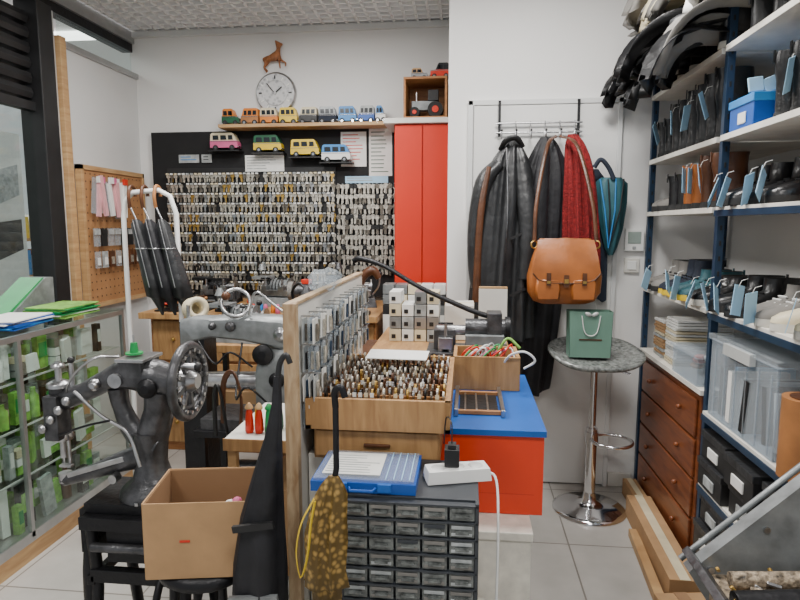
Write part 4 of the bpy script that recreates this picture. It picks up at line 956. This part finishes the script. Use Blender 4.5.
# white garment rail + umbrellas
b = B("white_umbrella_rail")
b.tube([(-1.79, 3.0, 0), (-1.79, 3.0, 1.55), (-1.775, 3.0, 1.63), (-1.73, 3.0, 1.67), (-1.59, 3.0, 1.68), (-1.53, 3.0, 1.65), (-1.50, 3.0, 1.56), (-1.49, 3.0, 0)], .013, WHITEP, 10)
b.b2((-1.83, 2.85, 0), (-1.75, 3.15, .02), WHITEP); b.b2((-1.53, 2.85, 0), (-1.45, 3.15, .02), WHITEP)
b.done()
for i, (x, y, m, hm) in enumerate([(-1.74, 3.0, CLOTHG, LEATD), (-1.67, 3.0, CLOTHB, LEATD), (-1.60, 3.0, CLOTHG, LEATT)]):
    b = B("folded_umbrella"); zt = 1.65
    b.tube([(x, y-.02, zt-.06), (x, y-.03, zt+.0), (x, y-.01, zt+.05), (x, y+.03, zt+.04), (x, y+.035, zt)], .009, hm, 8, k=5)
    dx = .12; L = .50
    b.tube([(x, y-.02, zt-.05), (x+dx*.25, y-.02, zt-.12)], .005, STEEL, 8)
    rings = []
    for t, r_ in ((0, .012), (.05, .028), (.3, .036), (.6, .044), (.8, .047), (.82, .03), (.95, .012), (1, .005)):
        rings.append([(x+dx*.25+dx*t+r_*math.cos(2*pi*j/16)*(1+.2*math.sin(4*pi*j/16*2)), y-.02+r_*math.sin(2*pi*j/16), zt-.12-L*t) for j in range(16)])
    b.loft(rings, m); b.torus((x+dx*.5, y-.02, zt-.12-L*.3), .037, .004, STEEL, (0, 0, 0), 18, 6)
    b.tube([(x+dx*.25, y-.055, zt-.12), (x+dx*.9, y-.065, zt-.12-L*.7)], .003, STEEL, 6)
    b.done()
b = B("tape_roll"); b.lathe((-1.30, 2.75, 1.10), [(.055, -.035), (.055, .035), (.03, .037), (.028, -.035)], CREAM, 30, (80, 0, 45)); b.b2((-1.36, 2.70, 0), (-1.24, 2.84, 1.04), IRON); b.done()

# ------------------------------------------------------------------ glass display case
b = B("glass_display_case")
x0, x1, y0, y1 = -2.42, -1.93, 1.55, 3.18
b.b2((x0, y0, 0), (x1, y1, .08), WOODL); b.b2((x0, y0, .08), (x1, y1, .10), ALU)
for x in (x0, x1-.02):
    for y in (y0, 2.36, y1-.02): b.b2((x, y, .10), (x+.02, y+.02, 1.0), ALU)
for z in (.10, 1.0):
    b.b2((x1-.02, y0, z), (x1, y1, z+.025), ALU); b.b2((x0, y0, z), (x0+.02, y1, z+.025), ALU); b.b2((x0, y0, z), (x1, y0+.02, z+.025), ALU); b.b2((x0, y1-.02, z), (x1, y1, z+.025), ALU)
for z in (.37, .60, .81): b.b2((x0+.02, y0+.02, z), (x1-.03, y1-.02, z+.006), GLASS); b.b2((x1-.034, y0+.02, z), (x1-.028, y1-.02, z+.008), ALUW)
b.b2((x0, y0, 1.025), (x1, y1, 1.033), GLASS); b.b2((x1-.012, y0+.02, .125), (x1-.008, y1-.02, 1.0), GLASS); b.b2((x0+.02, y0, .125), (x1-.02, y0+.004, 1.0), GLASS)
b.b2((x0+.008, y0+.02, .125), (x0+.012, y1-.02, 1.0), WALLG)
b.done()
b = B("shoe_care_products")
random.seed(9)
for z, hmax in ((.101, .24), (.377, .20), (.607, .18), (.817, .16)):
    for row in range(3):
        y = y0+.05
        while y < y1-.12:
            w_ = rnd(.04, .10); h_ = rnd(.45, 1)*hmax; kx = random.choice([0, 0, 1, 2, 3])
            xx = x1-.08-row*.13+rnd(-.02, .02)
            if kx == 0: b.b2((xx-.03, y, z), (xx+.0, y+w_-.008, z+h_), random.choice([LIME, LIME, GREYB, PAPER, BLACK])); b.b2((xx, y+.006, z+h_*.35), (xx+.003, y+w_-.014, z+h_*.8), random.choice([PAPER, GREEN, GREYB, PAPER, LIME]))
            elif kx == 1: b.lathe((xx-.02, y+.03, z), [(.024, 0), (.024, h_*.6), (.012, h_*.7), (.012, h_*.85)], random.choice([GREYB, PAPER, LIME, BLACK, LEATD]), 12)
            elif kx == 2:
                for q_ in range(3): b.b2((xx-.04, y, z+q_*h_*.3), (xx, y+w_-.008, z+(q_+.9)*h_*.3), random.choice([GREYB, PAPER, ALU, LIME, CREAM]))
            else: b.box((xx-.02, y+w_/2, z+h_*.5), (.02, w_*.8, h_*.95), random.choice([GREYB, PAPER, LIME, PAPER]), (rnd(-10, 10), 0, rnd(-20, 20)))
            y += w_+.008
b.done()
b = B("booklet_stack")
for i in range(9): b.box((-2.10+rnd(-.01, .01), 2.90, 1.038+i*.006), (.21, .30, .005), random.choice([LIME, PAPER, LIME, GREEN]) if i < 8 else LIME, (0, 0, rnd(-6, 6)))
b.done()
b = B("leaflet_stack")
for i in range(7): b.box((-2.10, 2.54+rnd(-.01, .01), 1.038+i*.006), (.21, .30, .005), random.choice([PAPER, BLUEP, LBLUE, PAPER]) if i < 6 else PAPER, (0, 0, rnd(-8, 8)))
b.done()
b = B("leaflet_stand"); b.prism([(2.70, 1.034), (3.05, 1.034), (3.05, 1.22), (2.99, 1.22)], 'x', -2.40, -2.25, GREYP); b.prism([(2.72, 1.05), (3.0, 1.218), (2.98, 1.222), (2.70, 1.054)], 'x', -2.39, -2.26, GREEN); b.done(.003)
b = B("magazine_pile")
for i in range(6): b.box((-2.12, 2.18, 1.038+i*.008), (.24, .30, .007), random.choice([PAPER, GREYB, CREAM]), (0, 0, rnd(-8, 8)))
b.done()

# ------------------------------------------------------------------ world & camera
w = bpy.data.worlds.new("world"); bpy.context.scene.world = w; w.use_nodes = True
bg = w.node_tree.nodes["Background"]; bg.inputs[0].default_value = (.93, .97, 1, 1); bg.inputs[1].default_value = .56
for (x, y, p) in ((-4.2, 4.3, 60),):
    l = bpy.data.lights.new("mall_lamp", 'AREA'); l.size = 1.5; l.energy = p; o = bpy.data.objects.new("mall_lamp", l); o.location = (x, y, 3.2); bpy.context.scene.collection.objects.link(o)
cam = bpy.data.cameras.new("camera"); cam.lens = 27; cam.sensor_width = 36; cam.clip_start = .05
co = bpy.data.objects.new("camera", cam); co.location = (0, 0, 1.5); co.rotation_euler = (R(90-7.1), 0, R(6.3))
bpy.context.scene.collection.objects.link(co); bpy.context.scene.camera = co
